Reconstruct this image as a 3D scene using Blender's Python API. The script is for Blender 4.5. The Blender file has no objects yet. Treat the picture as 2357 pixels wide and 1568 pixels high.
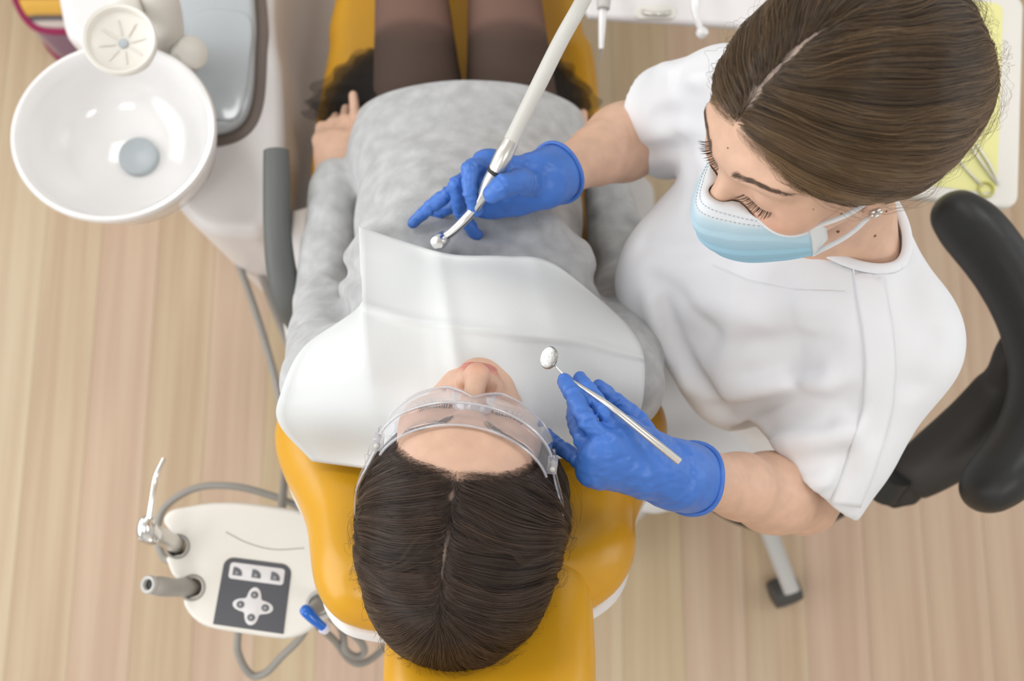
import bpy, bmesh, math, random
import numpy as np
from mathutils import Vector, Matrix
random.seed(4); RNG = np.random.default_rng(4)
SC = bpy.context.scene
COL = SC.collection

# ------------------------------------------------------------------ camera, world, lights, exposure
F_PX = 2291.0; CXP, CYP = 1178.5, 784.0
TILT = math.radians(11.0)
CAM = np.array([0.0, 0.0, 2.15])
RIGHT = np.array([1.0, 0, 0]); UP = np.array([0, math.cos(TILT), math.sin(TILT)]); FWD = np.array([0, math.sin(TILT), -math.cos(TILT)])
cam_d = bpy.data.cameras.new('camera'); cam = bpy.data.objects.new('camera', cam_d); COL.objects.link(cam)
cam.location = CAM; cam.rotation_euler = (TILT, 0, 0)
cam_d.sensor_width = 36.0; cam_d.lens = 36.0 * F_PX / 2357.0; cam_d.clip_start = 0.05
cam_d.dof.use_dof = True; cam_d.dof.focus_distance = 0.92; cam_d.dof.aperture_fstop = 4.0
SC.camera = cam
world = bpy.data.worlds.new('world'); SC.world = world; world.use_nodes = True
world.node_tree.nodes['Background'].inputs[0].default_value = (0.93, 0.96, 1.0, 1)
world.node_tree.nodes['Background'].inputs[1].default_value = 1.0
SC.cycles.max_bounces = 6; SC.cycles.diffuse_bounces = 3; SC.cycles.glossy_bounces = 3; SC.cycles.transparent_max_bounces = 12; SC.cycles.caustics_reflective = False; SC.cycles.caustics_refractive = False
SC.view_settings.view_transform = 'Standard'; SC.view_settings.look = 'None'
SC.view_settings.exposure = -0.44; SC.view_settings.gamma = 1.0; SC.view_settings.use_curve_mapping = False

def area_light(name, loc, rot, sx, sy, power, color):
    d = bpy.data.lights.new(name, 'AREA'); d.shape = 'RECTANGLE'; d.size = sx; d.size_y = sy; d.energy = power; d.color = color
    o = bpy.data.objects.new(name, d); COL.objects.link(o); o.location = loc; o.rotation_euler = rot
    return o
ROOM = dict(x0=-2.2, x1=2.3, y0=-2.4, y1=2.4, h=2.9)
# daylight through the window in the left wall; ceiling luminaires
area_light('window_daylight', (ROOM['x0'] + 0.06, 0.1, 1.75), (0, math.radians(-90), 0), 1.7, 2.8, 50, (0.96, 0.985, 1.0))
# added fill light for the right side, set at an invented window
area_light('right_fill_light', (ROOM['x1'] - 0.06, 0.5, 1.75), (0, math.radians(90), 0), 1.5, 1.7, 14, (0.97, 0.985, 1.0))
LAMP_SPOTS = [(-0.95, 1.15), (0.95, 1.15), (-0.95, -1.15), (0.95, -1.15)]
for lx, ly in LAMP_SPOTS:
    area_light('ceiling_lamp_light', (lx, ly, ROOM['h'] - 0.065), (0, 0, 0), 0.56, 0.56, 10.5, (0.965, 0.985, 1.0))

# ------------------------------------------------------------------ helpers
def W(px, py, z):
    r = (px - CXP) / F_PX * RIGHT + (CYP - py) / F_PX * UP + FWD
    return CAM + r * ((CAM[2] - z) / -r[2])
def ray(px, py):
    r = (px - CXP) / F_PX * RIGHT + (CYP - py) / F_PX * UP + FWD
    return r / np.linalg.norm(r)
def WP(px, py, p0, n):
    r = ray(px, py); return CAM + r * (((np.array(p0) - CAM) @ n) / (r @ n))
def pxm(p):                      # metres per pixel at a point
    return float((np.array(p) - CAM) @ FWD) / F_PX
def V3(*a): return np.array(a, float)
def nrm(v): v = np.array(v, float); return v / np.linalg.norm(v)

def srgb(r, g, b):
    f = lambda c: (c / 255 / 12.92) if c / 255 <= 0.04045 else ((c / 255 + 0.055) / 1.055) ** 2.4
    return (f(r), f(g), f(b))

def mat(name, col, rough=0.5, metal=0.0, var=0.0, vscale=20.0, vstretch=(1, 1, 1), bump=0.0, bscale=200.0, bstretch=(1, 1, 1),
        sheen=0.0, coat=0.0, sss=0.0, attr=None, spec=0.5, alpha=1.0, col2=None, emit=None, wave=None):
    m = bpy.data.materials.new(name); m.use_nodes = True; nt = m.node_tree; N = nt.nodes; L = nt.links
    b = N['Principled BSDF']; b.inputs['Roughness'].default_value = rough; b.inputs['Metallic'].default_value = metal
    b.inputs['Base Color'].default_value = (*col, 1); b.inputs['Specular IOR Level'].default_value = spec
    if sheen: b.inputs['Sheen Weight'].default_value = sheen; b.inputs['Sheen Roughness'].default_value = 0.6
    if coat: b.inputs['Coat Weight'].default_value = coat; b.inputs['Coat Roughness'].default_value = 0.12
    if sss:
        b.inputs['Subsurface Weight'].default_value = sss; b.inputs['Subsurface Radius'].default_value = (1.0, 0.35, 0.2); b.inputs['Subsurface Scale'].default_value = 0.006
    if emit: b.inputs['Emission Color'].default_value = (*emit[0], 1); b.inputs['Emission Strength'].default_value = emit[1]
    tc = N.new('ShaderNodeTexCoord')
    src = None
    if attr:
        a = N.new('ShaderNodeAttribute'); a.attribute_name = attr; src = a.outputs['Color']
    if var or col2:
        mp = N.new('ShaderNodeMapping'); mp.inputs['Scale'].default_value = vstretch; L.new(tc.outputs['Object'], mp.inputs['Vector'])
        nz = N.new('ShaderNodeTexNoise'); nz.inputs['Scale'].default_value = vscale; nz.inputs['Detail'].default_value = 4; L.new(mp.outputs[0], nz.inputs['Vector'])
        mx = N.new('ShaderNodeMix'); mx.data_type = 'RGBA'
        if col2:
            rp = N.new('ShaderNodeMapRange'); rp.inputs[1].default_value = 0.38; rp.inputs[2].default_value = 0.62; L.new(nz.outputs['Fac'], rp.inputs[0])
            L.new(rp.outputs[0], mx.inputs[0]); mx.inputs[6].default_value = (*col, 1); mx.inputs[7].default_value = (*col2, 1)
        else:
            mx.blend_type = 'MULTIPLY'; mx.inputs[0].default_value = 1.0
            rp = N.new('ShaderNodeMapRange'); rp.inputs[1].default_value = 0.3; rp.inputs[2].default_value = 0.7; rp.inputs[3].default_value = 1 - var; rp.inputs[4].default_value = 1 + var * 0.4
            L.new(nz.outputs['Fac'], rp.inputs[0])
            if src: L.new(src, mx.inputs[6])
            else: mx.inputs[6].default_value = (*col, 1)
            cb = N.new('ShaderNodeCombineColor'); [L.new(rp.outputs[0], cb.inputs[i]) for i in range(3)]
            L.new(cb.outputs[0], mx.inputs[7])
        src = mx.outputs[2]
    if src: L.new(src, b.inputs['Base Color'])
    if bump:
        mp2 = N.new('ShaderNodeMapping'); mp2.inputs['Scale'].default_value = bstretch; L.new(tc.outputs['Object'], mp2.inputs['Vector'])
        if wave:
            n2 = N.new('ShaderNodeTexWave'); n2.bands_direction = wave; n2.inputs['Scale'].default_value = bscale; n2.inputs['Distortion'].default_value = 0.4
        else:
            n2 = N.new('ShaderNodeTexNoise'); n2.inputs['Scale'].default_value = bscale; n2.inputs['Detail'].default_value = 3
        L.new(mp2.outputs[0], n2.inputs['Vector'])
        bp = N.new('ShaderNodeBump'); bp.inputs['Strength'].default_value = bump; bp.inputs['Distance'].default_value = 0.002
        L.new(n2.outputs['Fac'], bp.inputs['Height']); L.new(bp.outputs[0], b.inputs['Normal'])
    return m

def mat_clear(name, tint=(0.97, 0.97, 0.98), gloss=(1, 1, 1), ior=1.45, base=0.03, body=0.06, bodycol=(0.9, 0.9, 0.95)):
    """thin clear plastic: what lies behind shows through, edges reflect"""
    m = bpy.data.materials.new(name); m.use_nodes = True; nt = m.node_tree; N = nt.nodes; L = nt.links
    N.remove(N['Principled BSDF']); out = N['Material Output']
    tr = N.new('ShaderNodeBsdfTransparent'); tr.inputs[0].default_value = (*tint, 1)
    gl = N.new('ShaderNodeBsdfGlossy'); gl.inputs['Roughness'].default_value = 0.05; gl.inputs[0].default_value = (*gloss, 1)
    df = N.new('ShaderNodeBsdfDiffuse'); df.inputs[0].default_value = (*bodycol, 1)
    lw = N.new('ShaderNodeLayerWeight'); lw.inputs[0].default_value = 0.5
    fr = N.new('ShaderNodeMath'); fr.operation = 'POWER'; L.new(lw.outputs['Facing'], fr.inputs[0]); fr.inputs[1].default_value = 4.0
    ad = N.new('ShaderNodeMath'); ad.operation = 'ADD'; ad.use_clamp = True; ad.inputs[1].default_value = base; L.new(fr.outputs[0], ad.inputs[0])
    m0 = N.new('ShaderNodeMixShader'); m0.inputs[0].default_value = body; L.new(tr.outputs[0], m0.inputs[1]); L.new(df.outputs[0], m0.inputs[2])
    mx = N.new('ShaderNodeMixShader'); L.new(ad.outputs[0], mx.inputs[0]); L.new(m0.outputs[0], mx.inputs[1]); L.new(gl.outputs[0], mx.inputs[2])
    L.new(mx.outputs[0], out.inputs[0]); return m

def mat_sheer(name, col, opacity):
    m = bpy.data.materials.new(name); m.use_nodes = True; nt = m.node_tree; N = nt.nodes; L = nt.links
    b = N['Principled BSDF']; b.inputs['Base Color'].default_value = (*col, 1); b.inputs['Roughness'].default_value = 0.8; b.inputs['Alpha'].default_value = opacity
    return m

def mat_hair(name, col, rough=0.32, rad=0.35, var=0.35, col2=None):
    m = bpy.data.materials.new(name); m.use_nodes = True; nt = m.node_tree; N = nt.nodes; L = nt.links
    h = N['Principled BSDF']; h.inputs['Roughness'].default_value = rough; h.inputs['Specular IOR Level'].default_value = rad
    a = N.new('ShaderNodeAttribute'); a.attribute_name = 'tint'
    mx = N.new('ShaderNodeMix'); mx.data_type = 'RGBA'; mx.inputs[6].default_value = (*col, 1); mx.inputs[7].default_value = (*(col2 or tuple(c * (1 + 3 * var) for c in col)), 1)
    L.new(a.outputs['Fac'], mx.inputs[0]); L.new(mx.outputs[2], h.inputs['Base Color'])
    return m

def link(name, me, m=None, parent=None, smooth=True, angle=None):
    if m is not None:
        for mm in (m if isinstance(m, (list, tuple)) else [m]): me.materials.append(mm)
    if smooth and hasattr(me, 'polygons'):
        me.polygons.foreach_set('use_smooth', np.ones(len(me.polygons), bool))
        if angle:
            try: me.set_sharp_from_angle(angle=math.radians(angle))
            except Exception: pass
    o = bpy.data.objects.new(name, me); COL.objects.link(o)
    if parent is not None:
        o.parent = parent; o.matrix_parent_inverse = Matrix.Translation(-Vector(parent.get('base', (0, 0, 0))))
    return o
def mesh(name, verts, faces, m=None, parent=None, smooth=True, angle=None):
    me = bpy.data.meshes.new(name)
    verts = np.asarray(verts, np.float32); 
    if isinstance(faces, np.ndarray) and faces.ndim == 2:
        k = faces.shape[1]; n = len(faces)
        me.vertices.add(len(verts)); me.vertices.foreach_set('co', verts.ravel())
        me.loops.add(n * k); me.loops.foreach_set('vertex_index', faces.astype(np.int32).ravel())
        me.polygons.add(n); me.polygons.foreach_set('loop_start', np.arange(0, n * k, k, dtype=np.int32)); me.polygons.foreach_set('loop_total', np.full(n, k, np.int32))
        me.update(calc_edges=True); me.validate()
    else:
        me.from_pydata([tuple(map(float, v)) for v in verts], [], faces); me.update()
    return link(name, me, m, parent, smooth, angle)
def tag(o, label=None, cat=None, group=None, kind=None):
    if label: o['label'] = label
    if cat: o['category'] = cat
    if group: o['group'] = group
    if kind: o['kind'] = kind
    return o
def thing(name, loc, label, cat, group=None):
    o = bpy.data.objects.new(name, None); COL.objects.link(o); o.location = tuple(map(float, loc)); o['base'] = tuple(map(float, loc)); o.empty_display_size = 0.05
    return tag(o, label, cat, group)

def catmull(P, n):
    P = np.asarray(P, float); m = len(P)
    if m == 2: return P[0] + (P[1] - P[0]) * np.linspace(0, 1, n)[:, None]
    E = np.vstack([2 * P[0] - P[1], P, 2 * P[-1] - P[-2]])
    s = np.linspace(0, m - 1, n); i = np.minimum(s.astype(int), m - 2); t = (s - i)[:, None]
    a, b, c, d = E[i], E[i + 1], E[i + 2], E[i + 3]
    return 0.5 * (2 * b + (c - a) * t + (2 * a - 5 * b + 4 * c - d) * t ** 2 + (3 * b - a - 3 * c + d) * t ** 3)
def resample(P, n):
    P = np.asarray(P, float); L = np.concatenate([[0], np.cumsum(np.linalg.norm(np.diff(P, axis=0), axis=1))]); s = np.linspace(0, L[-1], n)
    return np.stack([np.interp(s, L, P[:, k]) for k in range(P.shape[1])], -1)
def tube_geo(pts, rad, n=40, seg=12, smooth=True, flat=None, upv=None):
    P = np.asarray(pts, float); r = np.broadcast_to(np.asarray(rad, float), (len(P),)).astype(float)
    if smooth:
        Q = catmull(np.column_stack([P, r]), n); P, r = Q[:, :3], Q[:, 3]
    T = np.gradient(P, axis=0); T /= np.linalg.norm(T, axis=1)[:, None] + 1e-12
    up = np.array(upv if upv is not None else (0, 0, 1.0)); 
    if upv is None and abs(T[0] @ up) > 0.9: up = np.array([1.0, 0, 0])
    vs = []; s = np.cross(T[0], up); s /= np.linalg.norm(s)
    for k in range(len(P)):
        if upv is not None: s = np.cross(T[k], up)
        else: s = s - T[k] * (s @ T[k])
        s = s / np.linalg.norm(s); b = np.cross(s, T[k])
        a = np.linspace(0, 2 * math.pi, seg, endpoint=False)
        fl = flat if flat else 1.0
        vs.append(P[k] + r[k] * (np.cos(a)[:, None] * s + fl * np.sin(a)[:, None] * b))
    V = np.vstack(vs); m = len(P); fc = []
    for k in range(m - 1):
        for j in range(seg):
            j2 = (j + 1) % seg; fc.append((k * seg + j, k * seg + j2, (k + 1) * seg + j2, (k + 1) * seg + j))
    fc.append(tuple(range(seg - 1, -1, -1))); fc.append(tuple((m - 1) * seg + j for j in range(seg)))
    return V, fc
def tube(name, pts, rad, m, parent=None, n=40, seg=12, smooth=True, flat=None, upv=None):
    V, fc = tube_geo(pts, rad, n, seg, smooth, flat, upv); return mesh(name, V, fc, m, parent, True, 50)
def frame(axis, hint=(0, 0, 1)):
    a = nrm(axis); h = np.array(hint, float)
    if abs(a @ h) > 0.95: h = np.array([1.0, 0, 0])
    s = nrm(np.cross(h, a)); return s, np.cross(a, s), a
def lathe(name, prof, base, axis, m, parent=None, seg=32, closed=False, mfun=None):
    s, b, a = frame(axis); base = np.array(base, float); vs = []; fc = []
    for r, h in prof:
        an = np.linspace(0, 2 * math.pi, seg, endpoint=False)
        vs.append(base + a * h + r * (np.cos(an)[:, None] * s + np.sin(an)[:, None] * b))
    n = len(prof)
    for k in range(n - 1 if not closed else n):
        k2 = (k + 1) % n
        for j in range(seg):
            j2 = (j + 1) % seg; fc.append((k * seg + j, k * seg + j2, k2 * seg + j2, k2 * seg + j))
    if not closed:
        fc.append(tuple(range(seg - 1, -1, -1))); fc.append(tuple((n - 1) * seg + j for j in range(seg)))
    return mesh(name, np.vstack(vs), fc, m, parent, True, 40)
def box(name, c, size, m, parent=None, rot=None, bev=0.0, segs=3):
    bm = bmesh.new(); bmesh.ops.create_cube(bm, size=1.0)
    for v in bm.verts: v.co = Vector((v.co.x * size[0], v.co.y * size[1], v.co.z * size[2]))
    if bev: bmesh.ops.bevel(bm, geom=bm.edges[:], offset=bev, segments=segs, affect='EDGES', profile=0.5)
    R = Matrix(np.array(rot).tolist()) if rot is not None else Matrix.Identity(3)
    for v in bm.verts: v.co = R @ v.co + Vector(tuple(map(float, c)))
    me = bpy.data.meshes.new(name); bm.to_mesh(me); bm.free(); return link(name, me, m, parent, bev > 0, 40)
def inset(P, d):
    P = np.asarray(P, float); a = np.roll(P, 1, 0); b = np.roll(P, -1, 0); t = b - a; t /= np.linalg.norm(t, axis=1)[:, None] + 1e-12
    area = 0.5 * np.sum(P[:, 0] * b[:, 1] - b[:, 0] * P[:, 1]); n = np.stack([-t[:, 1], t[:, 0]], -1) * (1 if area > 0 else -1)
    return P + n * d
def smooth_loop(P, n):
    P = np.asarray(P, float); m = len(P); E = np.vstack([P[-1:], P, P[:2]]); s = np.linspace(0, m, n, endpoint=False); i = s.astype(int); t = (s - i)[:, None]
    a, b, c, d = E[i], E[i + 1], E[i + 2], E[i + 3]
    return 0.5 * (2 * b + (c - a) * t + (2 * a - 5 * b + 4 * c - d) * t ** 2 + (3 * b - a - 3 * c + d) * t ** 3)
def slab(name, P, z0, z1, m, parent=None, r=0.01, steps=5, tf=None, taper=0.0, bottom_r=None):
    """outline P (x,y loop) between heights z0 and z1 with rounded rims; tf maps local (x,y,z) to world"""
    P = np.asarray(P, float)
    if 0.5 * np.sum(P[:, 0] * np.roll(P[:, 1], -1) - np.roll(P[:, 0], -1) * P[:, 1]) < 0: P = P[::-1]
    br = r if bottom_r is None else bottom_r; loops = []
    for k in range(steps + 1):
        a = math.pi / 2 * k / steps; loops.append((inset(P, br * (1 - math.sin(a)) + taper), z0 + br * (1 - math.cos(a))))
    for k in range(steps + 1):
        a = math.pi / 2 * k / steps; loops.append((inset(P, r * (1 - math.cos(a))), z1 - r + r * math.sin(a)))
    n = len(P); V = np.vstack([np.column_stack([q, np.full(n, z)]) for q, z in loops]); fc = []
    for k in range(len(loops) - 1):
        for j in range(n):
            j2 = (j + 1) % n; fc.append((k * n + j, k * n + j2, (k + 1) * n + j2, (k + 1) * n + j))
    fc.append(tuple(range(n - 1, -1, -1))); fc.append(tuple((len(loops) - 1) * n + j for j in range(n)))
    if tf is not None: V = tf(V)
    return mesh(name, V, fc, m, parent, True, 35)
def rrect(w, h, r, n=6):
    out = []
    for cx, cy, a0 in ((w / 2 - r, h / 2 - r, 0), (-w / 2 + r, h / 2 - r, 90), (-w / 2 + r, -h / 2 + r, 180), (w / 2 - r, -h / 2 + r, 270)):
        for k in range(n + 1):
            a = math.radians(a0 + 90 * k / n); out.append((cx + r * math.cos(a), cy + r * math.sin(a)))
    return np.array(out)
def xform(o, s, b, a):
    M = np.stack([np.array(s), np.array(b), np.array(a)], -1); o = np.array(o, float)
    return lambda V: V @ M.T + o
def grid_mesh(name, G, m, parent=None, thick=0.0, closed_u=False, attr=None):
    """G[nu,nv,3] surface, optional thickness"""
    nu, nv = G.shape[:2]; ii = np.arange(nu * nv).reshape(nu, nv)
    f = np.stack([ii[:-1, :-1], ii[1:, :-1], ii[1:, 1:], ii[:-1, 1:]], -1).reshape(-1, 4)
    o = mesh(name, G.reshape(-1, 3), f, m, parent)
    if thick:
        md = o.modifiers.new('solid', 'SOLIDIFY'); md.thickness = thick; md.offset = 0
    return o
def grid_interp(C, nu, nv):
    C = np.asarray(C, float); A = np.stack([catmull(C[i], nv) for i in range(C.shape[0])], 0)
    return np.stack([catmull(A[:, j], nu) for j in range(nv)], 1)

# ------------------------------------------------------------------ implicit surfaces (smooth unions of rounded cones and ellipsoids)
class Field:
    def __init__(s): s.ops = []
    def cone(s, a, b, r1, r2, k=0.02, op='u'): s.ops.append((op, 'cone', (np.array(a, float), np.array(b, float), r1, r2), k)); return s
    def ecap(s, a, b, side, ra, rb, k=0.02, op='u'): s.ops.append((op, 'ecap', (np.array(a, float), np.array(b, float), np.array(side, float), ra, rb), k)); return s
    def ell(s, c, r, k=0.02, op='u', R=None): s.ops.append((op, 'ell', (np.array(c, float), np.array(r, float), np.eye(3) if R is None else np.array(R)), k)); return s
    def chain(s, pts, rs, k=0.02, op='u'):
        for i in range(len(pts) - 1): s.cone(pts[i], pts[i + 1], rs[i], rs[i + 1], k, op)
        return s
    def half(s, p, n, k=0.004): s.ops.append(('s', 'half', (np.array(p, float), nrm(n)), k)); return s   # removes the side n points to
    def poly(s, O, sx, sy, sz, P, h, r, k=0.01, op='u'): s.ops.append((op, 'poly', (np.array(O, float), np.stack([sx, sy, sz], -1), np.array(P, float), h, r), k)); return s
    def fold(s, pts, amp, w): s.ops.append(('f', 'fold', (np.array(pts, float), amp, w), 0)); return s
    def noise(s, amp, scale, seed=0, stretch=(1, 1, 1)): s.ops.append(('f', 'noise', (amp, scale, seed, np.array(stretch, float)), 0)); return s
    def inflate(s, d): s.ops.append(('f', 'infl', d, 0)); return s
    @staticmethod
    def dist(kind, a, P):
        if kind == 'cone':
            A, B, r1, r2 = a; ab = B - A; t = np.clip(((P - A) @ ab) / (ab @ ab + 1e-12), 0, 1)
            return np.linalg.norm(P - A - t[:, None] * ab, axis=1) - (r1 + (r2 - r1) * t)
        if kind == 'ecap':
            A, B, sd, ra, rb = a; ab = B - A; L = np.linalg.norm(ab); ax = ab / L; sd = nrm(sd - ax * (sd @ ax)); dp = np.cross(ax, sd)
            q = P - A; tt = q @ ax; t = np.clip(tt / L, 0, 1)
            rs = ra[0] + (rb[0] - ra[0]) * t; rd = ra[1] + (rb[1] - ra[1]) * t; x = q @ sd; y = q @ dp; e = tt - t * L; m = np.minimum(rs, rd)
            k0 = np.sqrt((x / rs) ** 2 + (y / rd) ** 2 + (e / m) ** 2); k1 = np.sqrt((x / rs ** 2) ** 2 + (y / rd ** 2) ** 2 + (e / m ** 2) ** 2)
            return np.where(k1 > 1e-9, k0 * (k0 - 1) / (k1 + 1e-9), -m)
        if kind == 'ell':
            c, r, R = a; q = (P - c) @ R; k0 = np.linalg.norm(q / r, axis=1); k1 = np.linalg.norm(q / r ** 2, axis=1)
            return np.where(k1 > 1e-9, k0 * (k0 - 1) / (k1 + 1e-9), -r.min())
        if kind == 'half':
            return -((P - a[0]) @ a[1])
        if kind == 'poly':
            O, M, Q, h, r = a; q = (P - O) @ M; p = q[:, :2]; d = np.full(len(p), 1e9); sgn = np.zeros(len(p), bool)
            n = len(Q)
            for i in range(n):
                A = Q[i]; B = Q[(i + 1) % n]; e = B - A; w = p - A; t = np.clip((w @ e) / (e @ e), 0, 1); v = w - t[:, None] * e
                d = np.minimum(d, (v * v).sum(1)); cr = ((A[1] > p[:, 1]) != (B[1] > p[:, 1]))
                if abs(B[1] - A[1]) > 1e-9: sgn ^= cr & (p[:, 0] < (B[0] - A[0]) * (p[:, 1] - A[1]) / (B[1] - A[1]) + A[0])
            d2 = np.sqrt(d) * np.where(sgn, -1, 1); a1 = d2 + r; a2 = np.abs(q[:, 2]) - h + r
            return np.minimum(np.maximum(a1, a2), 0) + np.sqrt(np.maximum(a1, 0) ** 2 + np.maximum(a2, 0) ** 2) - r
    @staticmethod
    def bbox(kind, a):
        if kind == 'cone': A, B, r1, r2 = a; r = max(r1, r2); return np.minimum(A, B) - r, np.maximum(A, B) + r
        if kind == 'ecap': A, B, sd, ra, rb = a; r = max(*ra, *rb); return np.minimum(A, B) - r, np.maximum(A, B) + r
        if kind == 'ell': c, r, R = a; m = np.sqrt(((R * r) ** 2).sum(1)); return c - m, c + m
        if kind == 'poly':
            O, M, Q, h, r = a; c = np.array([O + M @ np.array([x, y, z]) for x, y in Q for z in (-h, h)]); return c.min(0), c.max(0)
        return None
    @staticmethod
    def comb(op, d, e, k):
        if op == 'u':
            h = np.maximum(k - np.abs(d - e), 0) / k; return np.minimum(d, e) - h * h * k * 0.25
        h = np.maximum(k - np.abs(d + e), 0) / k; return np.maximum(d, -e) + h * h * k * 0.25
    @staticmethod
    def disp(kind, a, P):
        if kind == 'infl': return -a
        if kind == 'fold':
            Q, amp, w = a; d = np.full(len(P), 1e9)
            for i in range(len(Q) - 1):
                ab = Q[i + 1] - Q[i]; t = np.clip(((P - Q[i]) @ ab) / (ab @ ab + 1e-12), 0, 1); d = np.minimum(d, ((P - Q[i] - t[:, None] * ab) ** 2).sum(1))
            return -amp * np.exp(-d / w ** 2)
        amp, sc, seed, st = a; return -amp * vnoise(P * sc * st, seed)
    def __call__(s, P):
        P = np.asarray(P, float); d = np.full(len(P), 10.0)
        for op, kind, a, k in s.ops:
            if op == 'f': d = d + s.disp(kind, a, P)
            else: d = s.comb(op, d, s.dist(kind, a, P), k)
        return d
    def grid(s, lo, hi, h):
        ax = [np.arange(lo[i], hi[i] + h, h) for i in range(3)]; shp = [len(a) for a in ax]; D = np.full(shp, 1.0)
        for op, kind, a, k in s.ops:
            if op == 'f':
                if kind == 'fold':
                    q0 = a[0].min(0) - 2.6 * a[2]; q1 = a[0].max(0) + 2.6 * a[2]; sl = [(max(0, int((q0[i] - lo[i]) / h)), min(shp[i], int((q1[i] - lo[i]) / h) + 2)) for i in range(3)]
                    if any(b <= a_ for a_, b in sl): continue
                    B = D[tuple(slice(*q) for q in sl)]; I = np.nonzero(np.abs(B) < 0.03); P = np.stack([ax[k][I[k] + sl[k][0]] for k in range(3)], -1); B[I] += s.disp(kind, a, P); continue
                I = np.nonzero(np.abs(D) < 0.03); P = np.stack([ax[0][I[0]], ax[1][I[1]], ax[2][I[2]]], -1); D[I] += s.disp(kind, a, P); continue
            bb = s.bbox(kind, a)
            if bb is None: sl = [(0, n) for n in shp]
            else:
                pad = k + 4 * h + 0.02; sl = [(max(0, int((bb[0][i] - pad - lo[i]) / h)), min(shp[i], int((bb[1][i] + pad - lo[i]) / h) + 2)) for i in range(3)]
            if any(b <= a_ for a_, b in sl): continue
            S = tuple(slice(*q) for q in sl); g = np.meshgrid(*[ax[i][S[i]] for i in range(3)], indexing='ij'); P = np.stack([q.ravel() for q in g], -1)
            D[S] = s.comb(op, D[S], s.dist(kind, a, P).reshape(g[0].shape), k)
        return D
    def mesh(s, lo, hi, h, smooth=1):
        lo = np.array(lo, float); hi = np.array(hi, float); D = s.grid(lo, hi, h); return nets(D, lo, h, smooth)
def march(f, px, off=0.0, t0=0.62, t1=1.75, it=70, soft=False):
    """where the sight lines through the pixels px[n,2] meet the surface f = off"""
    D = np.stack([ray(x, y) for x, y in np.asarray(px, float)]); n = len(D); t = np.full(n, t0); live = np.ones(n, bool); hit = np.zeros(n, bool); best = np.full(n, 9.0); tb = t.copy()
    for _ in range(it):
        i = np.nonzero(live)[0]
        if not len(i): break
        d = f(CAM + D[i] * t[i][:, None]) - off; m = d < best[i]; best[i[m]] = d[m]; tb[i[m]] = t[i[m]]
        h = d < 0.0004; hit[i[h]] = True; live[i[h]] = False; g = ~h; t[i[g]] += np.maximum(d[g] * 0.8, 0.0006); live[i[t[i] > t1]] = False
    return (CAM + D * tb[:, None], hit, tb)
_LAT = {}
def vnoise(P, seed=0):
    if seed not in _LAT: _LAT[seed] = np.random.default_rng(100 + seed).uniform(-1, 1, (32, 32, 32))
    L = _LAT[seed]; i = np.floor(P).astype(int); f = P - i; f = f * f * (3 - 2 * f); o = 0
    for dx in (0, 1):
        for dy in (0, 1):
            for dz in (0, 1):
                w = (f[:, 0] if dx else 1 - f[:, 0]) * (f[:, 1] if dy else 1 - f[:, 1]) * (f[:, 2] if dz else 1 - f[:, 2])
                o = o + w * L[(i[:, 0] + dx) % 32, (i[:, 1] + dy) % 32, (i[:, 2] + dz) % 32]
    return o
def nets(D, lo, h, smooth=1):
    ins = D < 0; nx, ny, nz = D.shape
    cnt = np.zeros((nx - 1, ny - 1, nz - 1), np.int8)
    for dx in (0, 1):
        for dy in (0, 1):
            for dz in (0, 1): cnt += ins[dx:nx - 1 + dx, dy:ny - 1 + dy, dz:nz - 1 + dz]
    I, J, K = np.nonzero((cnt > 0) & (cnt < 8)); idx = np.full(cnt.shape, -1, np.int64); idx[I, J, K] = np.arange(len(I))
    acc = np.zeros((len(I), 3)); n = np.zeros(len(I))
    cor = [(0, 0, 0), (1, 0, 0), (0, 1, 0), (1, 1, 0), (0, 0, 1), (1, 0, 1), (0, 1, 1), (1, 1, 1)]
    for a in range(8):
        for b in range(a + 1, 8):
            dv = np.array(cor[b]) - np.array(cor[a])
            if abs(dv).sum() != 1: continue
            va = D[I + cor[a][0], J + cor[a][1], K + cor[a][2]]; vb = D[I + cor[b][0], J + cor[b][1], K + cor[b][2]]
            m = (va < 0) != (vb < 0); t = np.where(m, va / np.where(m, va - vb, 1), 0)
            acc += np.where(m[:, None], np.array(cor[a]) + t[:, None] * dv, 0); n += m
    V = (np.stack([I, J, K], -1) + acc / n[:, None]) * h + lo
    fs = []
    for ax in range(3):
        o1, o2 = (ax + 1) % 3, (ax + 2) % 3
        s0 = [slice(None)] * 3; s1 = [slice(None)] * 3; s0[ax] = slice(0, -1); s1[ax] = slice(1, None)
        A = ins[tuple(s0)]; B = ins[tuple(s1)]; e = np.argwhere(A != B)
        e = e[(e[:, o1] > 0) & (e[:, o2] > 0) & (e[:, o1] < cnt.shape[o1]) & (e[:, o2] < cnt.shape[o2])]
        d1 = np.zeros(3, int); d1[o1] = 1; d2 = np.zeros(3, int); d2[o2] = 1
        q = np.stack([idx[tuple((e - d1 - d2).T)], idx[tuple((e - d2).T)], idx[tuple(e.T)], idx[tuple((e - d1).T)]], -1)
        flip = ~A[tuple(e.T)]; q[flip] = q[flip][:, ::-1]; fs.append(q)
    Fq = np.vstack(fs); Fq = Fq[(Fq >= 0).all(1)]
    for _ in range(smooth):
        e = np.vstack([Fq[:, [a, (a + 1) % 4]] for a in range(4)]); e = np.vstack([e, e[:, ::-1]]); c = np.bincount(e[:, 0], minlength=len(V))
        S = np.stack([np.bincount(e[:, 0], weights=V[e[:, 1], k], minlength=len(V)) for k in range(3)], -1)
        V = V * 0.5 + 0.5 * S / np.maximum(c, 1)[:, None]
    return V, Fq
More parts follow.
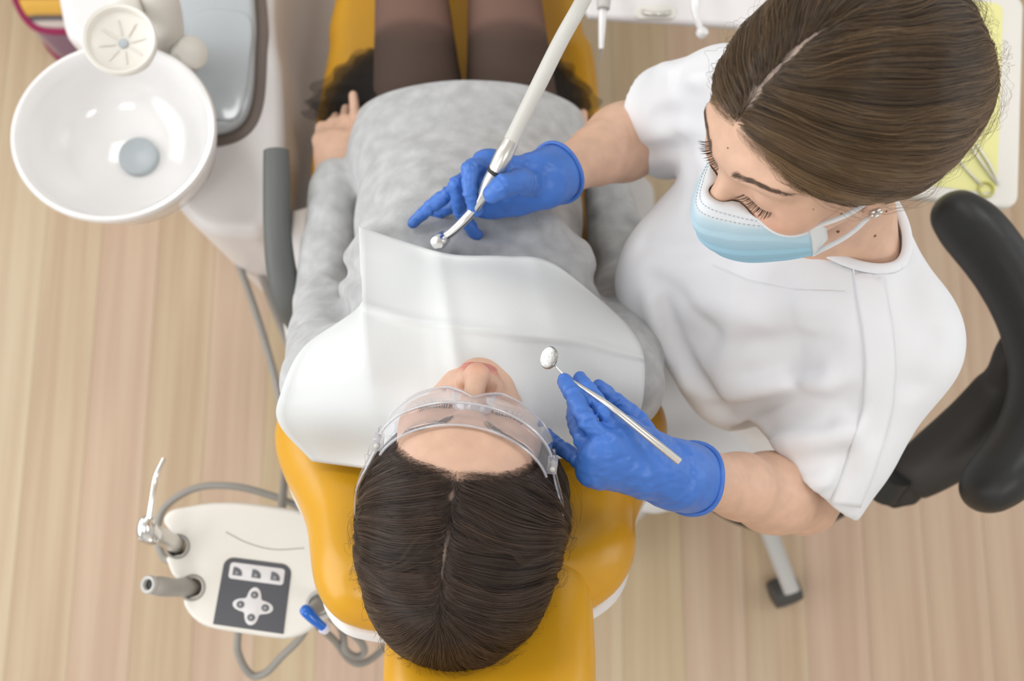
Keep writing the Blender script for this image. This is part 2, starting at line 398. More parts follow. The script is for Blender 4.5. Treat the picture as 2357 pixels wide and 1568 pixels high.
def sculpt(name, fld, lo, hi, h, m, parent=None, smooth=1, tf=None):
    V, Fq = fld.mesh(lo, hi, h, smooth)
    if tf is not None: V = tf(V)
    return mesh(name, V, Fq, m, parent)
def vcol(o, cols, name='skin'):
    a = o.data.color_attributes.new(name, 'FLOAT_COLOR', 'POINT'); c = np.ones((len(cols), 4), np.float32); c[:, :3] = cols; a.data.foreach_set('color', c.ravel())

# ------------------------------------------------------------------ materials
M = {}
M['wall'] = mat('wall_paint', (0.80, 0.80, 0.78), 0.85)
M['ceil'] = mat('ceiling_paint', (0.85, 0.85, 0.84), 0.9)
M['lamp'] = mat('lamp_diffuser', (0.9, 0.9, 0.9), 0.6, emit=((1, 0.97, 0.93), 3.0))
M['yellow'] = mat('yellow_upholstery', (0.73, 0.365, 0.016), 0.29, bump=0.04, bscale=500, var=0.05, vscale=6)
M['white'] = mat('white_plastic', (0.82, 0.80, 0.79), 0.35)
M['porcelain'] = mat('white_porcelain', (0.88, 0.86, 0.845), 0.12, coat=0.4)
M['cream'] = mat('cream_plastic', (0.84, 0.80, 0.73), 0.38)
M['lilac'] = mat('cabinet_plastic', (0.82, 0.78, 0.77), 0.35)
M['grey'] = mat('grey_rubber', (0.115, 0.12, 0.115), 0.5, bump=0.05, bscale=300)
M['greyglass'] = mat('grey_gloss_tray', (0.50, 0.53, 0.55), 0.12, coat=0.3)
M['browngap'] = mat('gap_shade_brown', (0.16, 0.12, 0.10), 0.5)  # brown standing in for the shade inside the tray gap
M['drain'] = mat('drain_cap_grey', (0.42, 0.46, 0.48), 0.35)
M['chrome'] = mat('chrome', (0.82, 0.81, 0.79), 0.18, metal=1.0)
M['satin'] = mat('satin_metal', (0.72, 0.70, 0.66), 0.32, metal=0.9)
M['hose'] = mat('grey_hose', (0.34, 0.32, 0.29), 0.5)
M['hoselight'] = mat('pale_grey_hose', (0.66, 0.645, 0.60), 0.42)
M['panel'] = mat('keypad_dark', (0.085, 0.085, 0.095), 0.45)
M['panellight'] = mat('keypad_pale', (0.80, 0.77, 0.77), 0.45)
M['button'] = mat('keypad_button', (0.14, 0.14, 0.15), 0.4)
M['icon'] = mat('keypad_icon', (0.40, 0.38, 0.40), 0.45)
M['blueplastic'] = mat('blue_plastic', (0.01, 0.14, 0.60), 0.18, coat=0.3)
M['black'] = mat('black_upholstery', (0.016, 0.0165, 0.016), 0.42, bump=0.12, bscale=900)
M['blackbrk'] = mat('black_bracket', (0.026, 0.021, 0.017), 0.5)
M['castor'] = mat('castor_rubber', (0.075, 0.07, 0.065), 0.6)
M['ltmetal'] = mat('painted_grey_metal', (0.55, 0.53, 0.50), 0.4)
M['liner'] = mat('yellow_tray_liner', (0.86, 0.83, 0.36), 0.7)
M['darkslot'] = mat('dark_slot', (0.03, 0.03, 0.03), 0.6)

# ------------------------------------------------------------------ the room
x0, x1, y0, y1, RH = ROOM['x0'], ROOM['x1'], ROOM['y0'], ROOM['y1'], ROOM['h']
def struct(o): return tag(o, kind='structure')
sub = mat('subfloor', srgb(170, 145, 118), 0.7)
floor = struct(box('floor', ((x0 + x1) / 2, (y0 + y1) / 2, -0.03), (x1 - x0, y1 - y0, 0.04), sub))
tag(floor, 'pale oak laminate floor of long narrow boards')
plank_mats = []
for i, (c, c2) in enumerate([((203, 179, 148), (191, 163, 132)), ((206, 180, 153), (196, 166, 140)), ((203, 181, 146), (192, 168, 134)), ((206, 177, 153), (194, 163, 139)), ((208, 188, 156), (198, 173, 142))]):
    plank_mats.append(mat('oak_laminate', srgb(*c), 0.36, col2=srgb(*c2), vscale=1.6, vstretch=(26, 1.1, 1), bump=0.03, bscale=4, bstretch=(60, 2, 1)))
pw, pl = 0.128, 2.38; pm = []
for mm in plank_mats:
    bm = bmesh.new(); bmesh.ops.create_cube(bm, size=1.0)
    for v in bm.verts: v.co = Vector((v.co.x * (pw - 0.0007), v.co.y * (pl - 0.001), v.co.z * 0.010 - 0.005))
    me = bpy.data.meshes.new('floor_plank'); bm.to_mesh(me); bm.free(); me.materials.append(mm); pm.append(me)
rr = random.Random(9)
for i in range(int((x1 - x0) / pw) + 1):
    xx = x0 + pw * (i + 0.5)
    if xx > x1 - pw * 0.5: continue
    ycut = rr.choice([y0 + 0.5, y0 + 1.0, y1 - 0.9, y1 - 0.5, y1 - 0.25]); 
    for ya, yb_ in ((y0, ycut), (ycut, y1)):
        o = bpy.data.objects.new('floor_plank', pm[rr.randrange(5)]); COL.objects.link(o); o.location = (xx, (ya + yb_) / 2, 0); o.scale = (1, (yb_ - ya) / pl, 1); o.parent = floor
# walls, ceiling, window
wr = bpy.data.objects.new('wall_right', None); COL.objects.link(wr); struct(wr)
vy0, vy1, vz0, vz1 = -0.45, 1.45, 0.95, 2.6
for c, s in (((x1 + 0.05, 0, vz0 / 2), (0.1, y1 - y0 + 0.2, vz0)), ((x1 + 0.05, 0, (vz1 + RH) / 2), (0.1, y1 - y0 + 0.2, RH - vz1)),
             ((x1 + 0.05, (y0 + vy0) / 2 - 0.05, (vz0 + vz1) / 2), (0.1, vy0 - y0 + 0.1, vz1 - vz0)), ((x1 + 0.05, (y1 + vy1) / 2 + 0.05, (vz0 + vz1) / 2), (0.1, y1 - vy1 + 0.1, vz1 - vz0))):
    box('wall_segment', c, s, M['wall'], wr)
w2_ = bpy.data.objects.new('added_fill_window', None); COL.objects.link(w2_); struct(w2_)  # invented window, added to carry the fill light from the right
for c, s in (((x1 + 0.02, 0.5, vz0 + 0.025), (0.06, vy1 - vy0, 0.05)), ((x1 + 0.02, 0.5, vz1 - 0.025), (0.06, vy1 - vy0, 0.05)), ((x1 + 0.02, vy0 + 0.025, (vz0 + vz1) / 2), (0.06, 0.05, vz1 - vz0)), ((x1 + 0.02, vy1 - 0.025, (vz0 + vz1) / 2), (0.06, 0.05, vz1 - vz0))):
    box('window_frame', c, s, M['white'], w2_)
box('pane', (x1 + 0.03, 0.5, (vz0 + vz1) / 2), (0.006, vy1 - vy0 - 0.08, vz1 - vz0 - 0.08), mat_clear('window_glass', body=0.0), w2_)
struct(box('wall_back', (0, y1 + 0.05, RH / 2), (x1 - x0, 0.1, RH), M['wall']))
struct(box('wall_front', (0, y0 - 0.05, RH / 2), (x1 - x0, 0.1, RH), M['wall']))
struct(box('ceiling', ((x0 + x1) / 2, 0, RH + 0.05), (x1 - x0 + 0.2, y1 - y0 + 0.2, 0.1), M['ceil']))
wl = bpy.data.objects.new('wall_left', None); COL.objects.link(wl); struct(wl)
wy0, wy1, wz0, wz1 = -1.4, 1.6, 0.85, 2.6
for nm, c, s in (('wall_segment', (x0 - 0.05, 0, wz0 / 2), (0.1, y1 - y0 + 0.2, wz0)), ('wall_segment', (x0 - 0.05, 0, (wz1 + RH) / 2), (0.1, y1 - y0 + 0.2, RH - wz1)),
                 ('wall_segment', (x0 - 0.05, (y0 + wy0) / 2 - 0.05, (wz0 + wz1) / 2), (0.1, wy0 - y0 + 0.1, wz1 - wz0)), ('wall_segment', (x0 - 0.05, (y1 + wy1) / 2 + 0.05, (wz0 + wz1) / 2), (0.1, y1 - wy1 + 0.1, wz1 - wz0))):
    box(nm, c, s, M['wall'], wl)
win = bpy.data.objects.new('window_1', None); COL.objects.link(win); struct(win)
for c, s in (((x0 - 0.02, (wy0 + wy1) / 2, wz0 + 0.025), (0.06, wy1 - wy0, 0.05)), ((x0 - 0.02, (wy0 + wy1) / 2, wz1 - 0.025), (0.06, wy1 - wy0, 0.05)),
             ((x0 - 0.02, wy0 + 0.025, (wz0 + wz1) / 2), (0.06, 0.05, wz1 - wz0)), ((x0 - 0.02, wy1 - 0.025, (wz0 + wz1) / 2), (0.06, 0.05, wz1 - wz0)), ((x0 - 0.02, (wy0 + wy1) / 2, (wz0 + wz1) / 2), (0.06, 0.05, wz1 - wz0))):
    box('window_frame', c, s, M['white'], win)
box('pane', (x0 - 0.03, (wy0 + wy1) / 2, (wz0 + wz1) / 2), (0.006, wy1 - wy0 - 0.08, wz1 - wz0 - 0.08), mat_clear('window_glass', body=0.0), win)
for i, (lx, ly) in enumerate(LAMP_SPOTS):
    t = thing('ceiling_lamp', (lx, ly, RH), ('square ceiling lamp panel above the spittoon cabinet', 'square ceiling lamp panel above the delivery table', 'square ceiling lamp panel above the bare floor past the control panel', 'square ceiling lamp panel above the bare floor behind the stool')[i], 'lamp', 'ceiling lamp panels')
    for k, (dx, dy, sx, sy) in enumerate(((0.31, 0, 0.02, 0.64), (-0.31, 0, 0.02, 0.64), (0, 0.31, 0.6, 0.02), (0, -0.31, 0.6, 0.02))):
        box('frame', (lx + dx, ly + dy, RH - 0.03), (sx, sy, 0.06), M['white'], t)
    box('diffuser', (lx, ly, RH - 0.03), (0.6, 0.6, 0.04), M['lamp'], t)

def loop_px(P, z): return np.array([W(x, y, z)[:2] for x, y in P])
def plate(name, P, z, th, m, parent, r=0.002, n=None, steps=4, taper=0, bottom_r=None):
    L = loop_px(P, z)
    if n: L = smooth_loop(L, n)
    return slab(name, L, z - th, z, m, parent, r=r, steps=steps, taper=taper, bottom_r=bottom_r)

# ------------------------------------------------------------------ patient chair
ch = thing('dental_chair', (-0.045, 0.55, 0), 'yellow upholstered dental chair on which the patient lies', 'dental chair')
BN = V3(0, math.sin(math.radians(40)), math.cos(math.radians(40))); BS = V3(0, -BN[2], BN[1]); BX = V3(1, 0, 0)
B0 = V3(-0.045, 0.16, 0.955)
def back_local(P, off=0.0):
    o = B0 + BN * off; return np.array([((WP(x, y, o, BN) - o) @ BX, (WP(x, y, o, BN) - o) @ BS) for x, y in P])
back_px = [(655, 885), (625, 925), (622, 975), (640, 1030), (668, 1085), (693, 1150), (702, 1220), (714, 1290), (760, 1345), (840, 1368), (960, 1378), (1100, 1380), (1240, 1368), (1350, 1330), (1432, 1278),
           (1470, 1210), (1470, 1140), (1500, 1060), (1535, 990), (1545, 930), (1520, 870), (1440, 700), (1390, 520), (1370, 420), (750, 420), (735, 520), (690, 700)]
bl = smooth_loop(back_local(back_px), 90)
f = Field().poly(B0 - BN * 0.045, BX, BS, BN, bl, 0.05, 0.047)
sculpt('backrest', f, (-0.36, -0.16, 0.55), (0.28, 0.62, 1.25), 0.007, M['yellow'], ch, 2)
shell = smooth_loop(inset(bl if np.sum(bl[:, 0] * np.roll(bl[:, 1], -1) - np.roll(bl[:, 0], -1) * bl[:, 1]) > 0 else bl[::-1], 0.004), 90) + np.array([0, -0.004])
slab('back_shell', shell, -0.135, -0.08, M['white'], ch, r=0.012, tf=xform(B0, BX, BS, BN), taper=0.04, bottom_r=0.03)
# headrest
HN = V3(0, 0.66, 0.75); HN /= np.linalg.norm(HN); HS = V3(0, -HN[2], HN[1]); H0 = V3(-0.0215, -0.035, 1.115)
f = Field().poly(H0 - HN * 0.035, BX, HS, HN, smooth_loop([(-0.098, -0.01), (-0.103, 0.06), (-0.095, 0.14), (-0.06, 0.185), (0, 0.195), (0.06, 0.185), (0.095, 0.14), (0.103, 0.06), (0.098, -0.01), (0.06, -0.035), (0, -0.04), (-0.06, -0.035)], 60), 0.04, 0.036)
f.ell(H0 + HN * 0.045 + HS * 0.05, (0.085, 0.14, 0.035), 0.02, 's', np.stack([BX, HS, HN], -1))
sculpt('headrest', f, (-0.16, -0.27, 0.98), (0.12, 0.12, 1.3), 0.006, M['yellow'], ch, 2)
tube('headrest_bar', [H0 - HN * 0.06 + HS * 0.02, B0 - BN * 0.10 + BS * 0.24, B0 - BN * 0.10 + BS * 0.12], 0.016, M['satin'], ch, n=16)
# seat
seat_px = [(790, -120), (762, -20), (748, 90), (728, 200), (712, 300), (706, 420), (730, 560), (1080, 600), (1370, 560), (1392, 420), (1390, 300), (1385, 220), (1368, 90), (1338, -20), (1310, -120)]
SZ = 0.62
sl = loop_px(seat_px, SZ); sl[0] = (-0.20, 1.38); sl[-1] = (0.11, 1.38); sl = np.vstack([sl, [(-0.045, 1.42)]])
f = Field().poly(V3(0, 0, SZ - 0.05), V3(1, 0, 0), V3(0, 1, 0), V3(0, 0, 1), smooth_loop(sl, 80), 0.05, 0.04)
sculpt('seat', f, (-0.42, 0.3, 0.54), (0.3, 1.5, 0.68), 0.008, M['yellow'], ch, 2)
slab('seat_shell', inset(smooth_loop(sl, 80)[::-1], 0.02), SZ - 0.17, SZ - 0.095, M['white'], ch, r=0.012, taper=0.05, bottom_r=0.03)
# arm support for the patient
ar = tube('armrest', [W(636, 348, 0.80), W(637, 420, 0.80), W(638, 520, 0.80), W(646, 610, 0.79), W(664, 690, 0.765), W(690, 745, 0.73)], [0.0185, 0.0195, 0.0195, 0.021, 0.0225, 0.0195], M['grey'], ch, n=40, seg=20, flat=0.8, upv=(0, 0, 1))
tube('armrest_post', [W(690, 745, 0.73), W(720, 800, 0.66), W(800, 800, 0.60)], 0.022, M['white'], ch, n=14)
slab('side_cover', loop_px([(668, 480), (720, 470), (735, 620), (700, 800), (655, 790), (640, 700), (665, 600)], 0.60), 0.40, 0.60, M['white'], ch, r=0.02)
slab('column', rrect(0.30, 0.42, 0.06) + np.array([-0.045, 0.66]), 0.10, 0.47, M['white'], ch, r=0.02, taper=-0.03)
slab('base', rrect(0.66, 0.70, 0.05) + np.array([-0.02, 0.425]), 0.0, 0.10, mat('chair_base_plastic', (0.70, 0.68, 0.66), 0.4), ch, r=0.02)

# ------------------------------------------------------------------ dental unit with spittoon
cb = thing('unit_cabinet', (-0.56, 0.75, 0), 'pale dental unit cabinet with a grey glossy tray under the spittoon', 'cabinet')
CZ = 0.66
cab_px = [(75, -120), (130, 15), (190, 118), (300, 330), (420, 490), (480, 534), (545, 541), (600, 535), (640, 480), (652, 330), (645, 160), (628, 20), (615, -120)]
cl = loop_px(cab_px, CZ); cl[0] = (-0.80, 1.25); cl[-1] = (-0.42, 1.25)
slab('body', smooth_loop(cl, 90), 0.03, CZ, M['lilac'], cb, r=0.025, taper=0.0)
well_px = [(330, -120), (330, 60), (360, 230), (430, 330), (512, 335), (575, 305), (606, 240), (614, 120), (612, 0), (606, -120)]
wl_ = loop_px(well_px, CZ + 0.002); wl_[0] = (-0.66, 1.2); wl_[-1] = (-0.45, 1.2)
slab('tray_gap_strip', smooth_loop(wl_, 70), CZ - 0.004, CZ + 0.003, M['browngap'], cb, r=0.001)  # flat dark slab painted in for the shaded gap round the tray
slab('tray', inset(smooth_loop(wl_, 70)[::-1], 0.016), CZ - 0.002, CZ + 0.022, M['greyglass'], cb, r=0.010)
slab('tray_bowl', inset(smooth_loop(loop_px([(440, 30), (440, 150), (470, 260), (520, 285), (560, 260), (580, 150), (575, 30)], CZ + 0.024), 50)[::-1], 0.004), CZ + 0.018, CZ + 0.026, M['greyglass'], cb, r=0.004)

sp = thing('spittoon', W(262, 305, 0.66), 'white porcelain spittoon bowl with grey drain cap', 'basin')
SPC = W(261, 302, 0.82)
pr = [(0.035, -0.145), (0.06, -0.14), (0.10, -0.115), (0.126, -0.07), (0.140, -0.025), (0.1455, -0.006), (0.146, 0.0), (0.1435, 0.004), (0.1385, 0.004), (0.135, 0.0), (0.131, -0.02), (0.120, -0.055), (0.095, -0.085), (0.06, -0.099), (0.03, -0.104), (0.005, -0.105)]
bw = lathe('bowl', pr, SPC, (0, 0, 1), M['porcelain'], sp, seg=72)
for v in bw.data.vertices: v.co.y = SPC[1] + (v.co.y - SPC[1]) * 0.925      # slightly oval basin
lathe('drain_cap', [(0.029, -0.106), (0.0295, -0.094), (0.0285, -0.0915), (0.024, -0.090), (0.001, -0.0885)], SPC, (0, 0, 1), M['drain'], sp, seg=40)
lathe('pedestal', [(0.06, -0.20), (0.058, -0.16), (0.04, -0.14)], SPC, (0, 0, 1), M['porcelain'], sp, seg=40)

cf = thing('suction_filter', W(275, 40, 0.70), 'cream round suction filter cup on a swivel post over the spittoon', 'filter cup')
FC = W(275, 90, 0.945)
fax = nrm(V3(0.10, -0.16, 1.0))
lathe('cup', [(0.020, -0.038), (0.038, -0.034), (0.046, -0.012), (0.0475, 0.0), (0.0455, 0.003), (0.042, 0.001), (0.039, -0.009), (0.03, -0.014), (0.012, -0.018), (0.002, -0.020)], FC, fax, M['cream'], cf, seg=56)
s_, b_, a_ = frame(fax)
for k in range(8):
    an = 2 * math.pi * k / 8 + 0.2; dv = math.cos(an) * s_ + math.sin(an) * b_
    tube('rib', [FC - a_ * 0.0168 + dv * 0.011, FC - a_ * 0.0125 + dv * 0.030], [0.0013, 0.0009], M['cream'], cf, n=3, seg=6, smooth=False)
lathe('outlet', [(0.0055, -0.022), (0.006, -0.0155), (0.001, -0.015)], FC, fax, M['drain'], cf, seg=20)
tube('neck', [FC - fax * 0.045, W(288, 30, 0.885), W(300, -60, 0.87)], [0.020, 0.024, 0.024], M['cream'], cf, n=14, seg=20)
tube('post', [W(375, 128, 0.70), W(378, 60, 0.80), W(365, -10, 0.88), W(340, -90, 0.91)], [0.028, 0.028, 0.026, 0.024], M['cream'], cf, n=24, seg=24)
lathe('knob', [(0.018, -0.018), (0.024, -0.012), (0.0265, 0.0), (0.024, 0.010), (0.015, 0.0155), (0.001, 0.017)], W(437, 122, 0.77), nrm(V3(0.7, -0.2, 0.7)), M['cream'], cf, seg=32)
tube('knob_stem', [W(437, 122, 0.77), W(380, 110, 0.74)], 0.015, M['cream'], cf, n=4, smooth=False)
tube('post_foot', [W(375, 128, 0.70), W(374, 140, 0.655)], [0.03, 0.034], M['cream'], cf, n=4, seg=24, smooth=False)

# ------------------------------------------------------------------ assistant control arm with keypad
tb = thing('control_tablet', W(590, 1330, 0.74), 'cream assistant control panel with a dark keypad beside the headrest', 'control panel')
TZ = 0.80
tab_px = [(374, 1194), (392, 1174), (430, 1166), (487, 1157), (560, 1158), (640, 1168), (700, 1180), (770, 1215), (815, 1290), (812, 1350), (790, 1385), (760, 1415), (732, 1438), (700, 1460), (665, 1471), (630, 1470), (560, 1460), (492, 1449), (458, 1436), (432, 1412),
          (419, 1383), (436, 1374), (453, 1370), (461, 1357), (459, 1340), (446, 1332), (426, 1336), (404, 1333), (391, 1318), (384, 1298), (379, 1284), (396, 1278), (414, 1276), (424, 1266), (424, 1250), (412, 1240), (396, 1228), (380, 1212)]
tl = smooth_loop(loop_px(tab_px, TZ), 160)
tl = smooth_loop(loop_px(tab_px, TZ), 90)
sculpt('body', Field().poly(V3(0, 0, TZ - 0.0275), V3(1, 0, 0), V3(0, 1, 0), V3(0, 0, 1), tl, 0.0275, 0.006), (*(tl.min(0) - 0.02), TZ - 0.075), (*(tl.max(0) + 0.02), TZ + 0.02), 0.0022, M['cream'], tb, 1)
tube('lid_seam', [W(x, y, TZ + 0.0002) for x, y in ((520, 1225), (570, 1250), (630, 1265), (700, 1262))], 0.0006, M['hose'], tb, n=30, seg=6)
QP = [(518, 1281), (672, 1301), (652, 1460), (490, 1437)]
def quad(u, v):      # u across, v down, in the keypad's own frame
    a, b, c, d = [W(x, y, TZ + 0.001) for x, y in QP]; return (a * (1 - u) + b * u) * (1 - v) + (d * (1 - u) + c * u) * v
def qpoly(pts): return np.array([quad(u, v)[:2] for u, v in pts])
def qarc(cu, cv, ru, rv, a0, a1, n=8): return [(cu + ru * math.cos(math.radians(a0 + (a1 - a0) * i / n)), cv - rv * math.sin(math.radians(a0 + (a1 - a0) * i / n))) for i in range(n + 1)]
kp = slab('keypad', qpoly([(0, 1)] + qarc(0.15, 0.14, 0.15, 0.14, 180, 90) + qarc(0.85, 0.14, 0.15, 0.14, 90, 0) + [(1, 1)]), TZ - 0.002, TZ + 0.0012, M['panel'], tb, r=0.0004)
def qslab(nm, pts, z, m, par): return slab(nm, qpoly(pts), TZ, z, m, par, r=0.0002, steps=2)
qslab('button_strip', qarc(0.15, 0.115, 0.05, 0.045, 180, 90, 4) + qarc(0.86, 0.115, 0.05, 0.045, 90, 0, 4) + qarc(0.86, 0.265, 0.05, 0.045, 0, -90, 4) + qarc(0.15, 0.265, 0.05, 0.045, 270, 180, 4), TZ + 0.0016, M['panellight'], kp)
for cu in (0.22, 0.50, 0.78):
    qslab('button', [(cu - 0.065, 0.255), (cu - 0.065, 0.135)] + qarc(cu - 0.055, 0.225, 0.125, 0.095, 85, 5, 6) + [(cu + 0.07, 0.255)], TZ + 0.0024, M['button'], kp)
    qslab('button_icon', qarc(cu - 0.005, 0.215, 0.022, 0.020, 0, 330, 8), TZ + 0.0027, M['icon'], kp)
cross = []
cu, cv = 0.52, 0.665
for k in range(64):
    a = 2 * math.pi * k / 64; rr_ = 0.21 + 0.06 * math.cos(4 * a)
    cross.append((cu + rr_ * math.cos(a) * 1.08, cv - rr_ * math.sin(a) * 1.02))
qslab('direction_pad', cross, TZ + 0.0016, M['panellight'], kp)
for du, dv in ((0, -0.165), (0, 0.165), (-0.18, 0.0), (0.18, 0.0)):
    qslab('button', qarc(cu + du, cv + dv, 0.056, 0.054, 0, 345, 14), TZ + 0.0024, M['button'], kp)
    qslab('button_icon', qarc(cu + du, cv + dv, 0.022, 0.022, 0, 330, 8), TZ + 0.0027, M['icon'], kp)
# instruments hung in the panel's holders
lathe('holder_lining', [(0.0165, -0.02), (0.0165, 0.0006), (0.014, 0.0006), (0.013, -0.02)], W(409, 1258, TZ), (0, 0, 1), M['hose'], tb, seg=28, closed=True)
lathe('holder_lining', [(0.0175, -0.02), (0.0175, 0.0006), (0.0145, 0.0006), (0.0135, -0.02)], W(443, 1353, TZ), (0, 0, 1), M['hose'], tb, seg=28, closed=True)
sy = thing('air_water_syringe', W(410, 1257, 0.78), 'chrome air and water syringe with a bent nozzle in the panel holder', 'syringe')
tube('body', [W(414, 1262, 0.765), W(395, 1248, 0.815), W(365, 1232, 0.855), W(345, 1222, 0.875)], [0.0105, 0.0115, 0.011, 0.0105], M['satin'], sy, n=20, seg=18)
tube('head', [W(352, 1236, 0.872), W(340, 1226, 0.884), W(338, 1205, 0.892), W(344, 1190, 0.895)], [0.012, 0.0135, 0.011, 0.006], M['chrome'], sy, n=20, seg=18)
for bx, by in ((330, 1236), (350, 1240)): lathe('push_button', [(0.0042, 0), (0.0045, 0.006), (0.003, 0.008), (0.0005, 0.0085)], W(bx, by, 0.886), (0, -0.3, 1), M['chrome'], sy, seg=16)
tube('nozzle', [W(344, 1192, 0.895), W(350, 1150, 0.90), W(356, 1110, 0.903), W(362, 1090, 0.905), W(378, 1055, 0.905)], [0.0042, 0.0036, 0.0034, 0.0034, 0.0028], M['chrome'], sy, n=30, seg=12)
su = thing('suction_tube', W(445, 1353, 0.78), 'grey suction tube with an open round end in the panel holder', 'suction tube')
tube('grip', [W(448, 1354, 0.765), W(425, 1352, 0.80), W(400, 1353, 0.83), W(370, 1350, 0.852), W(352, 1348, 0.86)], [0.012, 0.0125, 0.0115, 0.0125, 0.011], mat('grey_grip', (0.42, 0.40, 0.37), 0.4), su, n=24, seg=20)
lathe('mouth', [(0.0095, -0.012), (0.0115, -0.004), (0.0118, 0.0), (0.0105, 0.002), (0.007, 0.001), (0.006, -0.006), (0.001, -0.008)], W(341, 1346, 0.868), nrm(V3(-0.35, 0.05, 0.93)), M['ltmetal'], su, seg=28)
lathe('mouth_hole', [(0.0062, -0.008), (0.0062, -0.0035), (0.001, -0.0034)], W(341, 1346, 0.868), nrm(V3(-0.35, 0.05, 0.93)), M['darkslot'], su, seg=20)
se = thing('saliva_ejector', W(730, 1395, 0.78), 'blue saliva ejector valve with a white tip on the panel edge', 'saliva ejector')
lathe('socket', [(0.018, -0.012), (0.018, 0.002), (0.0145, 0.003), (0.012, -0.002), (0.002, -0.003)], W(735, 1392, 0.803), (0.2, -0.1, 1), M['ltmetal'], se, seg=28)
tube('body', [W(735, 1392, 0.80), W(722, 1402, 0.835), W(712, 1408, 0.852)], [0.010, 0.0085, 0.007], M['hose'], se, n=12, seg=14)
tube('lever', [W(698, 1401, 0.860), W(706, 1408, 0.862), W(725, 1428, 0.858), W(746, 1446, 0.852)], [0.006, 0.0078, 0.0066, 0.005], M['blueplastic'], se, n=22, seg=16)
tube('tip', [W(744, 1444, 0.852), W(752, 1451, 0.848)], [0.0078, 0.0065], mat('white_soft_plastic', (0.85, 0.83, 0.90), 0.4), se, n=5, seg=16)
def hose(pts, r, label, n=60, m='hose', nm='hose'):
    return tag(tube(nm, [W(*p) for p in pts], r, M[m], None, n=n, seg=12), label, 'hose')
hose([(418, 1262, 0.77), (405, 1285, 0.68), (378, 1285, 0.62), (362, 1235, 0.60), (378, 1170, 0.60), (450, 1124, 0.60), (540, 1120, 0.60), (630, 1143, 0.60), (700, 1172, 0.60), (760, 1200, 0.62)], 0.0056, 'grey hose looping above the cream control panel from its syringe')
hose([(448, 1356, 0.76), (500, 1380, 0.66), (545, 1440, 0.60), (547, 1500, 0.58), (575, 1552, 0.56), (610, 1550, 0.56), (650, 1510, 0.57), (690, 1470, 0.60), (720, 1420, 0.66)], 0.0058, 'grey brown hose hanging in a loop below the control panel')
hose([(737, 1394, 0.79), (765, 1425, 0.70), (800, 1450, 0.64), (832, 1480, 0.60), (838, 1502, 0.58), (820, 1512, 0.58), (795, 1495, 0.60), (788, 1455, 0.62), (770, 1420, 0.66)], 0.0055, 'grey hose curled beside the blue saliva ejector')
hose([(730, 1440, 0.70), (770, 1475, 0.62), (800, 1515, 0.56), (830, 1528, 0.54), (870, 1505, 0.52), (920, 1450, 0.50)], 0.0055, 'dark grey hose running from the control panel under the headrest')
hose([(505, 500, 0.52), (530, 560, 0.45), (565, 650, 0.42), (605, 770, 0.42), (640, 900, 0.42), (655, 1010, 0.45), (654, 1100, 0.55), (648, 1175, 0.72), (648, 1200, 0.76)], 0.0065, 'thin grey tube running from the cabinet down to the control panel')
hose([(556, 500, 0.52), (575, 560, 0.45), (612, 660, 0.40), (650, 760, 0.38), (690, 850, 0.36), (760, 960, 0.34)], 0.0065, 'thin grey tube running from the cabinet under the chair back')

# ------------------------------------------------------------------ delivery table at the top of the picture
dt = thing('delivery_table', (0.35, 1.25, 0), 'white instrument delivery table with a small recessed handle', 'table')
DZ = 0.80
dl = loop_px([(1345, -100), (1345, 20), (1356, 36), (1420, 41), (1520, 46), (1690, 58), (1800, 66), (1825, 50), (1825, -100)], DZ)
top_ = dl.copy(); top_[0] = (dl[1][0], 0.94); top_[-1] = (dl[-2][0], 0.94)
slab('tray_top', top_, DZ - 0.018, DZ, M['lilac'], dt, r=0.008)
hb = slab('handle_plate', rrect(0.062, 0.022, 0.010) + W(1509, 27, DZ + 0.002)[:2], DZ - 0.005, DZ + 0.003, M['cream'], dt, r=0.002)
tube('handle', [W(x, y, DZ + z) for x, y, z in ((1480, 24, 0.002), (1486, 29, 0.008), (1510, 33, 0.011), (1536, 30, 0.008), (1541, 26, 0.002))], 0.0025, M['satin'], hb, n=20, seg=10)
box('support_arm', (0.36, 1.10, 0.765), (0.06, 0.46, 0.035), M['white'], dt, bev=0.01)
box('post', (0.36, 1.30, 0.40), (0.07, 0.07, 0.74), M['white'], dt, bev=0.012)
slab('foot', rrect(0.4, 0.30, 0.05) + np.array([0.36, 1.45]), 0.0, 0.05, M['white'], dt, r=0.012)
for nm, lab, pts, rs, tipp in (('scaler_handpiece', 'white pointed handpiece hanging from the delivery table beside the yellow seat', [(1390, -60, 0.90), (1388, 5, 0.89), (1386, 60, 0.88), (1384, 112, 0.865)], [0.0045, 0.0055, 0.0052, 0.0036], (1382, 142, 0.85)),
                               ('contra_angle_handpiece', 'white angled handpiece with round head hanging from the delivery table', [(1602, -60, 0.90), (1600, 5, 0.90), (1603, 38, 0.895), (1613, 70, 0.885)], [0.0075, 0.007, 0.0052, 0.0042], None)):
    t = thing(nm, W(*pts[0][:2], 0.85), lab, 'handpiece')
    tube('body', [W(*p) for p in pts], rs, M['porcelain'], t, n=24, seg=14)
    if tipp is not None:
        tube('tip', [W(*pts[-1]), W(*tipp)], [0.0026, 0.0012], M['satin'], t, n=4, seg=10, smooth=False)
        tube('collar', [W(1391, -40, 0.895), W(1389, 20, 0.892)], [0.012, 0.009], M['ltmetal'], t, n=4, seg=16, smooth=False)
    else:
        lathe('head', [(0.004, -0.006), (0.0072, -0.005), (0.0082, 0.0), (0.0072, 0.005), (0.001, 0.0062)], W(1616, 75, 0.885), nrm(V3(0.4, 0.3, 0.8)), M['porcelain'], t, seg=24)
    tube('hose', [W(pts[0][0], pts[0][1], pts[0][2]), W(pts[0][0], -85, 0.875), W(pts[0][0] + 4, -90, 0.805)], 0.006, M['hoselight'], t, n=14, seg=10)

